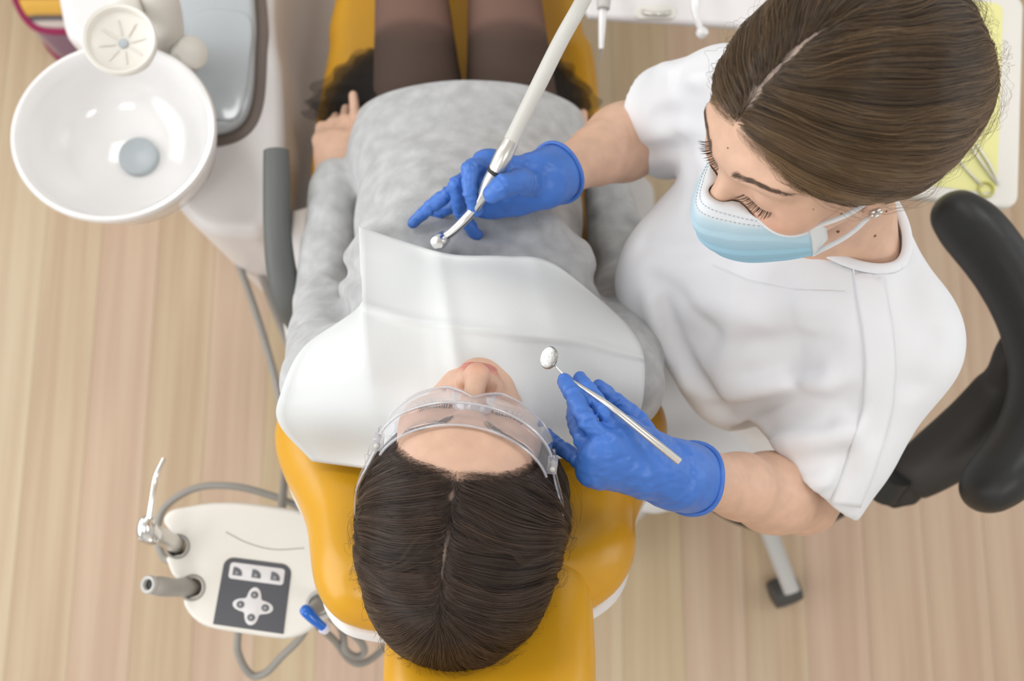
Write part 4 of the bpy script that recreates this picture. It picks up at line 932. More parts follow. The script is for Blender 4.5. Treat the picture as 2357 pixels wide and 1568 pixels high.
hair_curves('strands', p2w(S.reshape(-1, 3)).reshape(S.shape), 0.00020, HAIRP, hp, tn_)
# loose fly-away hairs
k = 500; fr = roots[rng.choice(len(roots), k)]; S2 = grow(shP_, fr, lambda P: flowP(P) + 0.0, 14, 0.008, rng.uniform(0.004, 0.014, k), rng.uniform(0.5, 1.3, k), clump=0.004, wav=0.9, seed=5)
S2 = S2[(((S2 - FE_C) / (FE_R * 0.93)) ** 2).sum(2).min(1) > 1.0]
hair_curves('fly_away_hairs', p2w(S2.reshape(-1, 3)).reshape(S2.shape), 0.00008, HAIRP, hp, rng.uniform(0.3, 1, len(S2)))
# fine short hairs along the hairline
def baby_hair(hf, sh, C, R, flow, tw, parent, m, n, seed, more=None):
    r_ = np.random.default_rng(seed); P = scalp_roots(n * 30, r_, -0.01, None); P = onto(sh, P, 0, 6); q = (((P - C) / R) ** 2).sum(1); k_ = (q > 0.86) & (q < 1.03) & (P[:, 2] > 0.015)
    if more is not None: k_ &= more(P)
    P = P[k_][:n]; A = onto(hf, P, 0.0003, 6); E_ = P; segs = [A]
    for j in range(5):
        d, g = fgrad(sh, E_); nn = g / (np.linalg.norm(g, axis=1)[:, None] + 1e-9); v = flow(E_) + r_.normal(0, 0.25, E_.shape); v -= nn * (v * nn).sum(1)[:, None]; v /= np.linalg.norm(v, axis=1)[:, None]
        E_ = onto(sh, E_ + v * 0.0055, 0, 1); t_ = (j + 1) / 5; segs.append(onto(hf, E_, 0.0005, 3) * (1 - t_) + (E_ + nn * 0.002) * t_)
    S_ = np.stack(segs, 1); hair_curves('hairline_hairs', tw(S_.reshape(-1, 3)).reshape(S_.shape), 0.00008, m, parent, r_.uniform(0.5, 1, len(S_)))
baby_hair(hfP, shP_, FE_C, FE_R, flowP, p2w, hp, HAIRP, 1500, 61)
# brows and lashes
def brow_lash(hf, tw, parent, sides, seed, col=(0.085, 0.052, 0.034)):
    r_ = np.random.default_rng(seed); hm = mat_hair('brow_hair', col, 0.35, 0.4, 0.2); out = []
    for s in sides:
        u = r_.uniform(0, 1, 220); x = s * (0.013 + 0.045 * u); z = 0.0175 + 0.009 * np.sin(np.pi * np.minimum(u * 0.75 + 0.12, 1)) + r_.normal(0, 0.0017, 220) * (1.1 - u * 0.7)
        P = onto(hf, np.stack([x, 0.095 - 0.03 * u ** 2, z], -1), 0.0, 8); d = np.stack([s * (0.5 + u), np.full(220, 0.1), 0.55 - 0.9 * u], -1); d /= np.linalg.norm(d, axis=1)[:, None]
        t_ = np.linspace(0, 1, 5)[None, :, None]; Q = P[:, None] + d[:, None] * t_ * 0.0075; Q = onto(hf, Q.reshape(-1, 3), 0.0006, 4).reshape(Q.shape)
        out.append(Q)
    B = np.vstack(out); hair_curves('eyebrows', tw(B.reshape(-1, 3)).reshape(B.shape), 0.00013, hm, parent, r_.uniform(0, 1, len(B)))
    out = []
    for s in sides:
        u = np.linspace(0, 1, 28) + r_.normal(0, 0.01, 28); x = s * (0.0195 + 0.0255 * u); z = -0.0095 - 0.0025 * np.sin(np.pi * u); P = onto(hf, np.stack([x, 0.088 - 0.010 * u, z], -1), -0.0006, 8)
        dirv = np.stack([s * (-0.25 + 0.95 * u), np.full(28, 1.0), np.full(28, -0.55)], -1); dirv /= np.linalg.norm(dirv, axis=1)[:, None]; ln_ = r_.uniform(0.0085, 0.0125, 28)
        t_ = np.linspace(0, 1, 7); Q = P[:, None] + dirv[:, None] * (t_[None, :] * ln_[:, None])[..., None]; Q[:, :, 2] += (t_ ** 2)[None] * 0.0055
        out.append(Q)
    B = np.vstack(out); hair_curves('eyelashes', tw(B.reshape(-1, 3)).reshape(B.shape), 0.00028, M['lash'], parent, taper=0.2)
brow_lash(hfP, p2w, patient, (-1, 1), 3)

# paper bib draped over the chest
drape = Field(); drape.ops = [q for q in sw.ops if q[0] != 'f']
drape.cone(p2w(V3(0, -0.0, -0.09)[None])[0], SHO + V3(0, 0.02, 0.03), 0.055, 0.075, 0.06)
rows = [[(826, 518), (829, 522), (930, 556), (1040, 586), (1160, 590), (1268, 604), (1400, 706)],
        [(829, 615), (833, 618), (932, 640), (1040, 656), (1160, 662), (1300, 680), (1445, 750)],
        [(829, 702), (835, 712), (936, 735), (1044, 745), (1165, 752), (1325, 765), (1478, 805)],
        [(700, 798), (842, 815), (944, 835), (1050, 842), (1170, 845), (1338, 855), (1484, 868)],
        [(646, 905), (853, 905), (955, 925), (1056, 930), (1170, 935), (1342, 935), (1478, 930)],
        [(642, 975), (865, 1000), (958, 1010), (1056, 1010), (1170, 1010), (1340, 1000), (1462, 975)],
        [(718, 1062), (868, 1082), (955, 1075), (1050, 1070), (1170, 1065), (1330, 1050), (1435, 1015)]]
def rowcat(R, n):       # keep the crease at column 1 sharp
    R = np.array(R, float); a = catmull(R[[0, 1]], n // 5 + 1)[:-1]; b = catmull(R[1:], n - n // 5); return np.vstack([a, b])
nU, nV = 60, 60
A_ = np.stack([rowcat(r, nU) for r in rows], 0); PXG = np.stack([catmull(A_[:, j], nV) for j in range(nU)], 1)
flat = PXG.reshape(-1, 2); D_ = np.stack([ray(x, y) for x, y in flat]); _p, _h, tb_ = march(drape, flat, 0.010)
T_ = tb_.reshape(nV, nU)
for _ in range(14):
    Tp = np.pad(T_, 1, mode='edge'); T_ = np.minimum(T_, (Tp[:-2, 1:-1] + Tp[2:, 1:-1] + Tp[1:-1, :-2] + Tp[1:-1, 2:]) / 4 * 1.0)
    Tp = np.pad(T_, 1, mode='edge'); T_ = 0.5 * T_ + 0.5 * (Tp[:-2, 1:-1] + Tp[2:, 1:-1] + Tp[1:-1, :-2] + Tp[1:-1, 2:]) / 4
vv, uu = np.meshgrid(np.linspace(0, 1, nV), np.arange(nU), indexing='ij'); du = uu - nU // 5
ridge = np.where(du < 0, np.clip(1 + du / 11.0, 0, 1), np.clip(1 - du / 13.0, 0, 1) ** 1.3)
T_ = T_ - 0.048 * ridge * np.interp(vv, [0, 0.12, 0.4, 0.75, 1], [1.3, 0.9, 0.75, 0.5, 0.1]) - 0.002 * np.abs(np.sin(vv * 9 + uu * 0.05)) 
crease2 = np.exp(-((uu - 28 - 6 * vv) / 1.6) ** 2) * 0.006 + np.exp(-((uu - 46 - 2 * vv) / 1.4) ** 2) * 0.005 + np.exp(-((vv - 0.30 - 0.0015 * uu) / 0.014) ** 2) * 0.006
T_ = T_ - crease2
G = CAM + D_.reshape(nV, nU, 3) * T_[..., None]
bib = grid_mesh('paper_bib', G, M['paper'], None, 0.0008); tag(bib, 'white creased paper bib spread over the chest of the patient', 'bib')

# clear safety glasses
gl = thing('safety_glasses', p2w(V3(0, 0.11, 0.0)[None])[0], 'clear plastic safety glasses worn by the patient', 'safety glasses')
CLR = mat_clear('clear_polycarbonate', body=0.07); CLE = mat_clear('clear_plastic_edge', body=0.30, base=0.10, bodycol=(0.93, 0.93, 0.97))
def lens_pt(u, v):      # u -1..1 across, v 0 top..1 bottom
    a = u * math.radians(74); rx, ry = 0.0795, 0.060; x = rx * math.sin(a); y = 0.044 + ry * math.cos(a) + 0.010 * (1 - v)
    z = 0.024 - v * (0.045 - 0.006 * u * u) + (0.018 * max(0.0, 1 - abs(u) / 0.26) ** 1.3 * v) - 0.010 * (1 - u * u) * 0 ; return V3(x, y + 0.006 * (v - 0.5) ** 2, z)
G = np.stack([np.stack([lens_pt(u, v) for v in np.linspace(0, 1, 16)]) for u in np.linspace(-1, 1, 61)])
lens = grid_mesh('lens', p2w(G.reshape(-1, 3)).reshape(G.shape), CLR, gl, 0.002)
tube('lens_rim', p2w(np.stack([lens_pt(u, 1.0) for u in np.linspace(-1, 1, 61)])), 0.0014, CLE, lens, n=120, seg=8)
tube('lens_rim', p2w(np.stack([lens_pt(u, 0.0) for u in np.linspace(-1, 1, 61)])), 0.0013, CLE, lens, n=120, seg=8)
# brow guard: a flange from the lens top back to the forehead
def brow_pt(u, v): p = lens_pt(u, 0); q = V3(p[0] * 0.985, p[1] - 0.017 - 0.002 * abs(u), p[2] + 0.009); return p * (1 - v) + q * v
G = np.stack([np.stack([brow_pt(u, v) for v in np.linspace(0, 1, 6)]) for u in np.linspace(-0.96, 0.96, 61)])
bg_ = grid_mesh('brow_guard', p2w(G.reshape(-1, 3)).reshape(G.shape), CLR, gl, 0.0016)
tube('guard_edge', p2w(np.stack([brow_pt(u, 1.0) for u in np.linspace(-0.96, 0.96, 61)])), 0.0013, CLE, bg_, n=120, seg=8)
npz = [V3(-0.019, 0.102, -0.018), V3(-0.011, 0.104, -0.007), V3(0, 0.1055, -0.002), V3(0.011, 0.104, -0.007), V3(0.019, 0.102, -0.018)]
G = np.stack([np.stack([p + V3(0, -0.004 * k - 0.0, 0.003 * k) for k in range(4)]) for p in catmull(npz, 17)])
grid_mesh('nose_piece', p2w(G.reshape(-1, 3)).reshape(G.shape), CLE, gl, 0.0012)
for s in (-1, 1):
    a = lens_pt(s, 0.35); tp = [a + V3(s * 0.002, 0.004, 0.004), a + V3(s * 0.005, -0.018, 0.004), V3(s * 0.092, 0.022, 0.022), V3(s * 0.0955, 0.0, 0.022), V3(s * 0.0965, -0.03, 0.016)]
    arm = tube('temple_arm', p2w(np.array(tp)), [0.0055, 0.0085, 0.0075, 0.0045, 0.003], CLR, gl, n=30, seg=14, flat=0.28, upv=tuple(PR @ V3(1, 0, 0)))
    tube('arm_edge', p2w(np.array(tp) + V3(0, 0, 0.0075) * np.array([0.8, 1, 0.9, 0.5, 0.3])[:, None]), 0.0009, CLE, arm, n=30, seg=8)
    b0 = a + V3(s * 0.002, -0.006, 0.010)
    box('hinge', p2w(b0[None])[0], (0.009, 0.014, 0.012), CLE, gl, rot=PR, bev=0.0015)
    lathe('hinge_screw', [(0.0025, 0), (0.0027, 0.002), (0.0015, 0.0028), (0.0003, 0.003)], p2w((b0 + V3(0, 0, 0.006))[None])[0], PR @ V3(0, 0, 1), M['hoselight'], gl, seg=14)

# ------------------------------------------------------------------ the dentist
DR = orth([[0.47, -0.864, -0.183], [-0.82, -0.504, 0.273], [0.328, -0.022, 0.944]]); DT = V3(0.261, 0.343, 1.354)
d2w = to_world(DR, DT)
FD = nrm(V3(-0.83, -0.57, 0)); LD = V3(0.57, -0.83, 0); LD /= np.linalg.norm(LD)
shR, shL = W(1668, 238, 1.09), W(2045, 790, 1.10)
elR, wrR = W(1492, 300, 0.93), W(1262, 412, 1.10)
elL, wrL = W(1848, 1148, 0.965), W(1560, 1092, 1.185)
NB = V3(0.335, 0.335, 1.155)
TD = [V3(0.318, 0.318, 1.085), V3(0.295, 0.285, 0.985), V3(0.335, 0.275, 0.82), V3(0.425, 0.245, 0.62)]
TDR = [(0.150, 0.088), (0.150, 0.108), (0.140, 0.105), (0.175, 0.125)]
def torso(f, g):
    for i in range(3): f.ecap(TD[i], TD[i + 1], LD, (TDR[i][0] + g, TDR[i][1] + g), (TDR[i + 1][0] + g, TDR[i + 1][1] + g), 0.04)
    for s in (-1, 1): f.ell(TD[1] + FD * 0.075 + LD * s * 0.068 + V3(0, 0, -0.005), (0.062 + g, 0.062 + g, 0.06 + g), 0.05)
    for sh in (shR, shL): f.cone(NB - V3(0, 0, 0.045) + (sh - NB) * 0.25, sh - V3(0, 0, 0.0), 0.058 + g, 0.052 + g, 0.05)
neck0 = d2w(V3(0, -0.024, -0.06)[None])[0]
bodyD = Field(); torso(bodyD, -0.010)
bodyD.cone(neck0, NB + V3(0, 0, -0.01), 0.048, 0.056, 0.03); bodyD.cone(NB - V3(0, 0, 0.02), NB + FD * 0.05 - V3(0, 0, 0.06), 0.05, 0.05, 0.05)
bodyD.chain([shR, elR, elR * 0.45 + wrR * 0.55, wrR], [0.047, 0.041, 0.034, 0.0245], 0.015); bodyD.ell(elR * 0.72 + wrR * 0.28, (0.043, 0.043, 0.043), 0.04)
bodyD.chain([shL, elL, elL * 0.45 + wrL * 0.55, wrL], [0.048, 0.040, 0.034, 0.0245], 0.015); bodyD.ell(elL * 0.72 + wrL * 0.28, (0.038, 0.038, 0.038), 0.04)
bodyD.cone(wrR, W(1190, 425, 1.10), 0.0235, 0.016, 0.01); bodyD.cone(wrL, W(1490, 1062, 1.21), 0.0235, 0.016, 0.01)
hipsD = [(V3(0.455, 0.185, 0.575), V3(0.225, 0.105, 0.555), V3(0.235, 0.13, 0.185)), (V3(0.395, 0.315, 0.575), V3(0.13, 0.20, 0.555), V3(0.18, 0.22, 0.185))]
for h_, kn, an_ in hipsD: bodyD.chain([h_, kn, an_], [0.078, 0.052, 0.033], 0.03)
for pts, am, w_ in (([(1440, 235), (1448, 290), (1462, 345)], -0.006, 0.004), ([(1795, 1120), (1830, 1165), (1845, 1195)], -0.004, 0.004)):
    P_ = surf_pts(bodyD, pts, 8)
    if len(P_) > 2: bodyD.fold(P_, am, w_)
hfD = head_field()
hv, hq = hfD.mesh((-0.1, -0.115, -0.13), (0.1, 0.135, 0.125), 0.0022, 1)
bv, bq = bodyD.mesh((-0.02, -0.18, 0.02), (0.62, 0.62, 1.30), 0.006, 3)
V, Fq = merge([(d2w(hv), hq), (bv, bq)])
dentist = mesh('person', V, Fq, SKIN); base = (0.75, 0.47, 0.33)
cc = np.tile(np.array(base), (len(V), 1)); cc[:len(hv)] = head_colors(hv, base); vcol(dentist, cc)
tag(dentist, 'dentist in a white tunic and blue gloves bending over the patient with two instruments', 'person')
# moles and freckles
mole = mat('mole', (0.26, 0.11, 0.07), 0.6)
def spot(px, py, z, r):
    P, h, _ = march(lambda Q: np.minimum(hfD((Q - DT) @ DR), bodyD(Q)), [(px, py)])
    if not h[0]: return
    c = P[0]; bm = bmesh.new(); bmesh.ops.create_icosphere(bm, subdivisions=2, radius=r)
    for v in bm.verts: v.co = v.co + Vector(c)
    me = bpy.data.meshes.new('mole'); bm.to_mesh(me); bm.free(); link('mole', me, mole, dentist)
for q in ((2014, 543, 1.1, 0.0014), (1929, 533, 1.1, 0.0016), (1675, 341, 1.3, 0.0007), (1937, 493, 1.2, 0.0008), (1872, 482, 1.2, 0.0006), (2040, 487, 1.15, 0.001)): spot(*q)

# tunic
tn = Field(); torso(tn, 0.006)
slR = shR + (elR - shR) * 0.74; slL = W(1868, 1098, 1.0)
tn.cone(shR, slR, 0.066, 0.070, 0.02); tn.cone(shL, slL + nrm(slL - shL) * 0.05, 0.070, 0.070, 0.04)
base_tn = Field(); base_tn.ops = [q for q in tn.ops if q[0] != 'f']
def tf_(pts, amp, w):
    P_ = surf_pts(base_tn, [p[:2] for p in pts], 16)
    if len(P_) > 2: tn.fold(P_, amp, w)
# armpit and bust folds, sleeve creases
tf_([(1525, 700, 0.98), (1560, 790, 0.97), (1600, 860, 0.955), (1650, 910, 0.94)], -0.0170, 0.0094); tf_([(1500, 700, 0.97), (1530, 800, 0.96), (1580, 880, 0.945)], 0.0136, 0.0125)
tf_([(1660, 950, 0.95), (1750, 940, 0.97), (1850, 925, 1.0), (1950, 930, 1.03)], -0.0221, 0.0156); tf_([(1680, 905, 0.98), (1800, 895, 1.0), (1900, 895, 1.03)], 0.0170, 0.0172)
tf_([(1790, 1020, 1.02), (1880, 1005, 1.05), (1960, 990, 1.08)], 0.0119, 0.0109); tf_([(1800, 1075, 1.0), (1880, 1065, 1.03), (1950, 1050, 1.05)], -0.0119, 0.0109); tf_([(1830, 1120, 0.98), (1900, 1110, 1.01)], 0.0102, 0.0101)
tf_([(1600, 780, 1.0), (1750, 800, 1.02), (1900, 790, 1.05)], -0.0068, 0.0172); tf_([(1600, 700, 1.03), (1750, 720, 1.05), (1900, 700, 1.08)], 0.0068, 0.0156)
tf_([(2150, 780, 1.08), (2120, 830, 1.07), (2105, 890, 1.06)], -0.0204, 0.0109); tf_([(1560, 180, 1.1), (1600, 250, 1.1), (1600, 330, 1.06)], -0.0102, 0.0125)
tf_([(1480, 560), (1560, 575), (1660, 560)], -0.0102, 0.0109); tf_([(1700, 640), (1690, 760), (1660, 860)], 0.0085, 0.0140); tf_([(1800, 660), (1820, 780), (1830, 880)], -0.0085, 0.0125)
tf_([(1520, 160), (1580, 190), (1640, 180)], 0.0102, 0.0109); tf_([(1510, 270), (1570, 260), (1640, 280)], -0.0119, 0.0109); tf_([(2090, 560), (2110, 680), (2120, 760)], -0.0068, 0.0140); tf_([(1770, 985), (1830, 965), (1900, 970)], -0.0136, 0.0086); tf_([(1900, 1150), (1950, 1090)], -0.0102, 0.0086)
tf_([(1500, 640), (1580, 690), (1640, 760)], -0.006, 0.010); tf_([(1730, 860), (1800, 845), (1880, 850)], -0.006, 0.010); tf_([(1650, 690), (1760, 745), (1880, 760)], 0.005, 0.012); tf_([(2075, 640), (2090, 760), (2070, 880)], -0.005, 0.011); tf_([(2010, 1000), (2050, 930), (2090, 880)], -0.007, 0.011)
tf_([(1530, 960), (1600, 990), (1660, 1010)], -0.006, 0.010); tf_([(1560, 330), (1590, 400), (1580, 480)], -0.006, 0.012); tf_([(1500, 760), (1510, 820), (1540, 890)], -0.006, 0.008)
tf_([(1490, 352), (1560, 345), (1655, 338)], -0.016, 0.009)
tn.noise(0.0030, 13, 5); tn.noise(0.0012, 34, 15, (1, 1, 0.6))
# neck opening
nc = W(1862, 470, 1.19)
f0 = NB - FD * 0.012 - LD * 0.020
tn.ops.append(('s', 'ecap', (f0 + V3(0, 0, -0.05) + FD * 0.012, f0 + V3(0, 0, 0.12) - FD * 0.02, LD, (0.106, 0.066), (0.106, 0.066)), 0.010))
# open sleeve ends
for sh_, sl_, dv in ((shR, slR, nrm(nrm(slR - shR) + V3(-0.2, 0.1, 0))), (shL, slL, nrm(V3(-0.62, -0.62, -0.35)))):
    s_, b_, a_ = frame(dv); circ = [(0.10 * math.cos(t), 0.10 * math.sin(t)) for t in np.linspace(0, 2 * math.pi, 20, endpoint=False)]
    tn.poly(sl_ + dv * 0.08, s_, b_, a_, circ, 0.08, 0.001, 0.004, 's'); tn.cone(sl_ - nrm(sl_ - sh_) * 0.02, sl_ + dv * 0.05, 0.046, 0.056, 0.004, 's')
tu = sculpt('tunic', tn, (0.02, -0.10, 0.56), (0.66, 0.64, 1.24), 0.005, M['tunic'], dentist, 1)
# collar band and seams follow the tunic surface
def on_tunic(pts, off=0.0005, n=40):
    P, h, _ = march(tn, resample(np.array(pts, float), n), off); return P[h]
def strip(name, L1, L2, off=0.0012, m='tunic', n=50):
    A1, A2 = resample(np.array(L1, float), n), resample(np.array(L2, float), n); w_ = np.linspace(0, 1, 8)[None, :, None]
    px_ = (A1[:, None] * (1 - w_) + A2[:, None] * w_).reshape(-1, 2); P, h, _ = march(tn, px_, off); G = P.reshape(n, 8, 3)[h.reshape(n, 8).all(1)]
    if len(G) > 4:
        for _ in range(2): G[1:-1] = (G[:-2] + 2 * G[1:-1] + G[2:]) / 4
        return grid_mesh(name, G, M[m], tu, 0.0016)
strip('shoulder_band', [(1962, 600), (1972, 680), (1985, 760), (1992, 850), (1985, 940), (1962, 1020), (1935, 1100), (1905, 1170)], [(2025, 600), (2040, 680), (2055, 760), (2062, 850), (2055, 940), (2035, 1020), (2005, 1110), (1975, 1180)], 0.0022)
for pts in ([(1640, 610), (1720, 645), (1830, 668), (1945, 672)], [(1962, 600), (1972, 680), (1985, 760), (1992, 850)], [(1525, 700), (1545, 780), (1600, 860), (1640, 905)]):
    P_ = on_tunic(pts)
    if len(P_) > 4: tube('seam', P_, 0.0008, M['tunic'], tu, n=40, seg=6)
outer_tn = Field(); outer_tn.ops = [q for q in tn.ops if q[0] != 's']
nb_ax0 = f0 + V3(0, 0, -0.05) + FD * 0.012; nb_ax1 = f0 + V3(0, 0, 0.12) - FD * 0.02; ax_ = nrm(nb_ax1 - nb_ax0); sd_ = nrm(LD - ax_ * (LD @ ax_)); dp_ = np.cross(ax_, sd_); rim = []
for th in np.linspace(0, 2 * math.pi, 64, endpoint=False):
    s_l = np.arange(0.16, -0.12, -0.002); Q = nb_ax0 + ax_ * s_l[:, None] + sd_ * math.cos(th) * 0.108 + dp_ * math.sin(th) * 0.068; dd = outer_tn(Q); i = int(np.argmax(dd < 0.001)); rim.append(Q[i])
rim = np.array(rim)
for _ in range(3): rim = (np.roll(rim, 1, 0) + 2 * rim + np.roll(rim, -1, 0)) / 4
tube('neckband', np.vstack([rim, rim[:1]]), 0.0055, M['tunic'], tu, n=140, seg=10, flat=0.5, upv=(0, 0, 1))
# trousers
tr_ = Field()
for h_, kn, an_ in hipsD: tr_.chain([h_, kn, an_ + V3(0, 0, 0.03)], [0.088, 0.062, 0.05], 0.04)
tr_.ell((0.43, 0.25, 0.585), (0.14, 0.14, 0.095), 0.05); tr_.noise(0.004, 14, 6)
sculpt('trousers', tr_, (-0.04, -0.22, 0.06), (0.62, 0.48, 0.72), 0.009, M['trousers'], dentist, 1)
for h_, kn, an_ in hipsD:
    sculpt('shoe', Field().chain([an_ + V3(0.02, 0.015, -0.05), an_ + FD * 0.07 + V3(0, 0, -0.055), an_ + FD * 0.16 + V3(0, 0, -0.062)], [0.038, 0.036, 0.028], 0.03).half(an_ * V3(1, 1, 0) + V3(0, 0, 0.101), (0, 0, -1)), an_ - V3(0.25, 0.2, 0.12), an_ + V3(0.12, 0.12, 0.05), 0.006, M['shoe'], dentist)

# gloves
GS = 0.81
def glove(fingers, palm, wrist, cuff_dir, seed, wr):
    f = Field(); f.chain(palm[0], [q * 1.05 for q in palm[1]], 0.02)
    for a, b, r in palm[2]: f.cone(a, b, r, r, 0.016)
    for P_, r_ in fingers: f.chain(P_, [q * GS for q in r_], 0.0028)
    f.noise(0.0012, 60, seed); f.noise(0.0010, 150, seed + 1, (1, 1.6, 1))
    rg = np.random.default_rng(seed)
    for P_, r_ in fingers:
        for j in (1, 2):
            ax_ = nrm(np.array(P_[j + 1]) - np.array(P_[j - 1])); s_, b_, a_ = frame(ax_); rad_ = r_[j] * GS
            for o_, am in ((-0.003, -0.0016), (0.0015, -0.0020), (0.0055, -0.0013)):
                c = np.array(P_[j]) + ax_ * (o_ + rg.uniform(-0.001, 0.001)); a0 = rg.uniform(0, 6); f.fold([c + rad_ * (math.cos(x) * s_ + math.sin(x) * b_) + ax_ * 0.0015 * math.sin(x + a0) for x in np.linspace(a0, a0 + 4.4, 9)], am, 0.0016)
    for q_ in range(9):
        a1, a2 = rg.uniform(0, 6.28), rg.uniform(-0.7, 0.7); s_, b_, a_ = frame(cuff_dir); c0 = wrist + cuff_dir * rg.uniform(-0.04, 0.02)
        f.fold([c0 + 0.029 * (math.cos(a1 + x) * s_ + math.sin(a1 + x) * b_) + cuff_dir * 0.012 * a2 * x for x in np.linspace(0, 1.6, 7)], rg.choice([-0.0024, 0.0020]), 0.0026)
    for k, (t, amp) in enumerate(wr):
        c = wrist + cuff_dir * t; s_, b_, a_ = frame(cuff_dir); an = np.linspace(0, 2 * math.pi, 17)
        f.fold([c + 0.030 * (math.cos(x) * s_ + math.sin(x) * b_) + cuff_dir * 0.006 * math.sin(2 * x + k) for x in an], amp, 0.0035)
    return f
# left hand (lower in the picture), holding the mirror
def Lw(*a): return [W(*q) for q in a]
kI, kM, kR, kL_ = W(1438, 1004, 1.245), W(1400, 1022, 1.255), W(1374, 1048, 1.25), W(1372, 1082, 1.235)
wl_ = W(1556, 1094, 1.195)
fingersL = [
    ([kI] + Lw((1392, 948, 1.262), (1352, 898, 1.245), (1334, 874, 1.228)), [0.0128, 0.0112, 0.0102, 0.0086]),
    ([kM] + Lw((1352, 968, 1.270), (1318, 908, 1.25), (1300, 876, 1.235)), [0.0130, 0.0114, 0.0104, 0.0088]),
    ([kR] + Lw((1340, 1008, 1.245), (1322, 958, 1.215), (1318, 925, 1.195)), [0.0126, 0.0108, 0.0096, 0.0084]),
    ([kL_] + Lw((1328, 1058, 1.225), (1290, 1028, 1.205), (1262, 1003, 1.195)), [0.0115, 0.0096, 0.0086, 0.0074]),
    (Lw((1505, 1040, 1.20), (1466, 972, 1.20), (1412, 922, 1.21), (1380, 890, 1.22)), [0.0175, 0.0135, 0.0112, 0.0090])]
palmL = ([wl_, (wl_ + kM) / 2 + V3(0, 0, -0.004)], [0.030, 0.028], [(W(1500, 1062, 1.215), kI, 0.0155), (W(1500, 1075, 1.215), kM, 0.0165), (W(1498, 1090, 1.21), kR, 0.0160), (W(1500, 1100, 1.20), kL_, 0.0150), (kI, kL_, 0.0125)])
cdL = nrm(wrL - elL) * -1.0
fL = glove(fingersL, palmL, wl_, cdL, 8, [(0.0, 0.0022), (0.008, -0.002), (-0.012, 0.002), (-0.02, -0.0022)])
fL.cone(wl_ + V3(0, 0, 0), wl_ + cdL * 0.022, 0.0325, 0.0345, 0.01)
gL = sculpt('glove', fL, np.min([wl_, kL_, fingersL[0][0][-1], fingersL[3][0][-1]], 0) - 0.05, np.max([wl_, kI, kM, fingersL[1][0][-1]], 0) + 0.05, 0.0014, M['glove'], dentist, 1)
an = np.linspace(0, 2 * math.pi, 41); s_, b_, a_ = frame(cdL); c_ = wl_ + cdL * 0.030
tube('glove_cuff', np.stack([c_ + 0.0345 * (math.cos(x) * s_ + math.sin(x) * b_) + cdL * 0.003 * math.sin(3 * x) for x in an]), 0.0028, M['glove'], gL, n=80, seg=8)
cut(gL, tuple(c_), tuple(cdL)); 
# right hand (upper), pen grip on the turbine
RZ = 0.055
def WR(x, y, z): return W(x, y, z + RZ)
def LwR(*a): return [WR(*q) for q in a]
jI, jM, jR, jL = WR(1128, 382, 1.07), WR(1106, 398, 1.06), WR(1086, 424, 1.045), WR(1100, 452, 1.03)
wr_ = WR(1252, 413, 1.045)
fingersR = [
    ([jI] + LwR((1082, 386, 1.095), (1083, 445, 1.095), (1096, 484, 1.075)), [0.0125, 0.0118, 0.0106, 0.0090]),
    ([jM] + LwR((1050, 425, 1.075), (1058, 488, 1.045), (1096, 540, 1.015)), [0.0122, 0.0110, 0.0100, 0.0084]),
    ([jR] + LwR((1030, 448, 1.04), (985, 480, 1.03), (951, 512, 1.02)), [0.0120, 0.0108, 0.0098, 0.0084]),
    ([jL] + LwR((1052, 470, 1.01), (1010, 490, 0.995), (975, 508, 0.99)), [0.0110, 0.0096, 0.0088, 0.0076]),
    (LwR((1228, 425, 1.062), (1195, 418, 1.108), (1158, 428, 1.122), (1133, 447, 1.114)), [0.0185, 0.0162, 0.0148, 0.0122])]
palmR = ([wr_, WR(1180, 425, 1.045)], [0.029, 0.027], [(WR(1200, 405, 1.055), jI, 0.0150), (WR(1200, 420, 1.05), jM, 0.0160), (WR(1200, 440, 1.04), jR, 0.0155), (WR(1200, 452, 1.03), jL, 0.0145), (jI, jL, 0.012), (WR(1190, 460, 1.03), WR(1120, 476, 1.02), 0.013)])
cdR = nrm(elR - wrR)
fR = glove(fingersR, palmR, wr_, cdR, 12, [(0.0, 0.002), (0.008, -0.002), (-0.010, 0.002)])
fR.cone(wr_, wr_ + cdR * 0.016, 0.031, 0.034, 0.01)
gR = sculpt('glove', fR, np.min([wr_, jL, jI] + [q[0][-1] for q in fingersR], 0) - 0.05, np.max([wr_, jI] + [q[0][-1] for q in fingersR], 0) + 0.05, 0.0014, M['glove'], dentist, 1)
s_, b_, a_ = frame(cdR); c_ = wr_ + cdR * 0.026
tube('glove_cuff', np.stack([c_ + 0.0345 * (math.cos(x) * s_ + math.sin(x) * b_) + cdR * 0.004 * math.sin(2 * x + 1) for x in an]), 0.0026, M['glove'], gR, n=80, seg=8)
cut(gR, tuple(c_), tuple(cdR))

# mouth mirror
M['mirrorsteel'] = mat('mirror_steel', (0.52, 0.51, 0.49), 0.30, metal=1.0, var=0.35, vscale=400)
mm = thing('mouth_mirror', W(1296, 862, 1.23), 'round steel mouth mirror held in the lower gloved hand', 'mirror')
mc = W(1264, 824, 1.232); mn = nrm(V3(-0.72, 0.10, 0.68))
lathe('mirror_head', [(0.001, -0.0014), (0.0095, -0.0014), (0.0108, -0.0008), (0.0110, 0.0004), (0.0100, 0.0016), (0.0085, 0.0012), (0.001, 0.0012)], mc, mn, M['mirrorsteel'], mm, seg=40)
tube('stem', [mc + V3(0.001, -0.001, 0.001), W(1285, 850, 1.236), W(1306, 870, 1.24)], [0.0009, 0.0010, 0.0012], M['chrome'], mm, n=12, seg=10)
tube('handle', [W(1306, 870, 1.238), W(1396, 930, 1.268), W(1485, 1000, 1.272), W(1564, 1063, 1.268)], [0.0016, 0.0030, 0.0034, 0.0034], M['satin'], mm, n=30, seg=16)
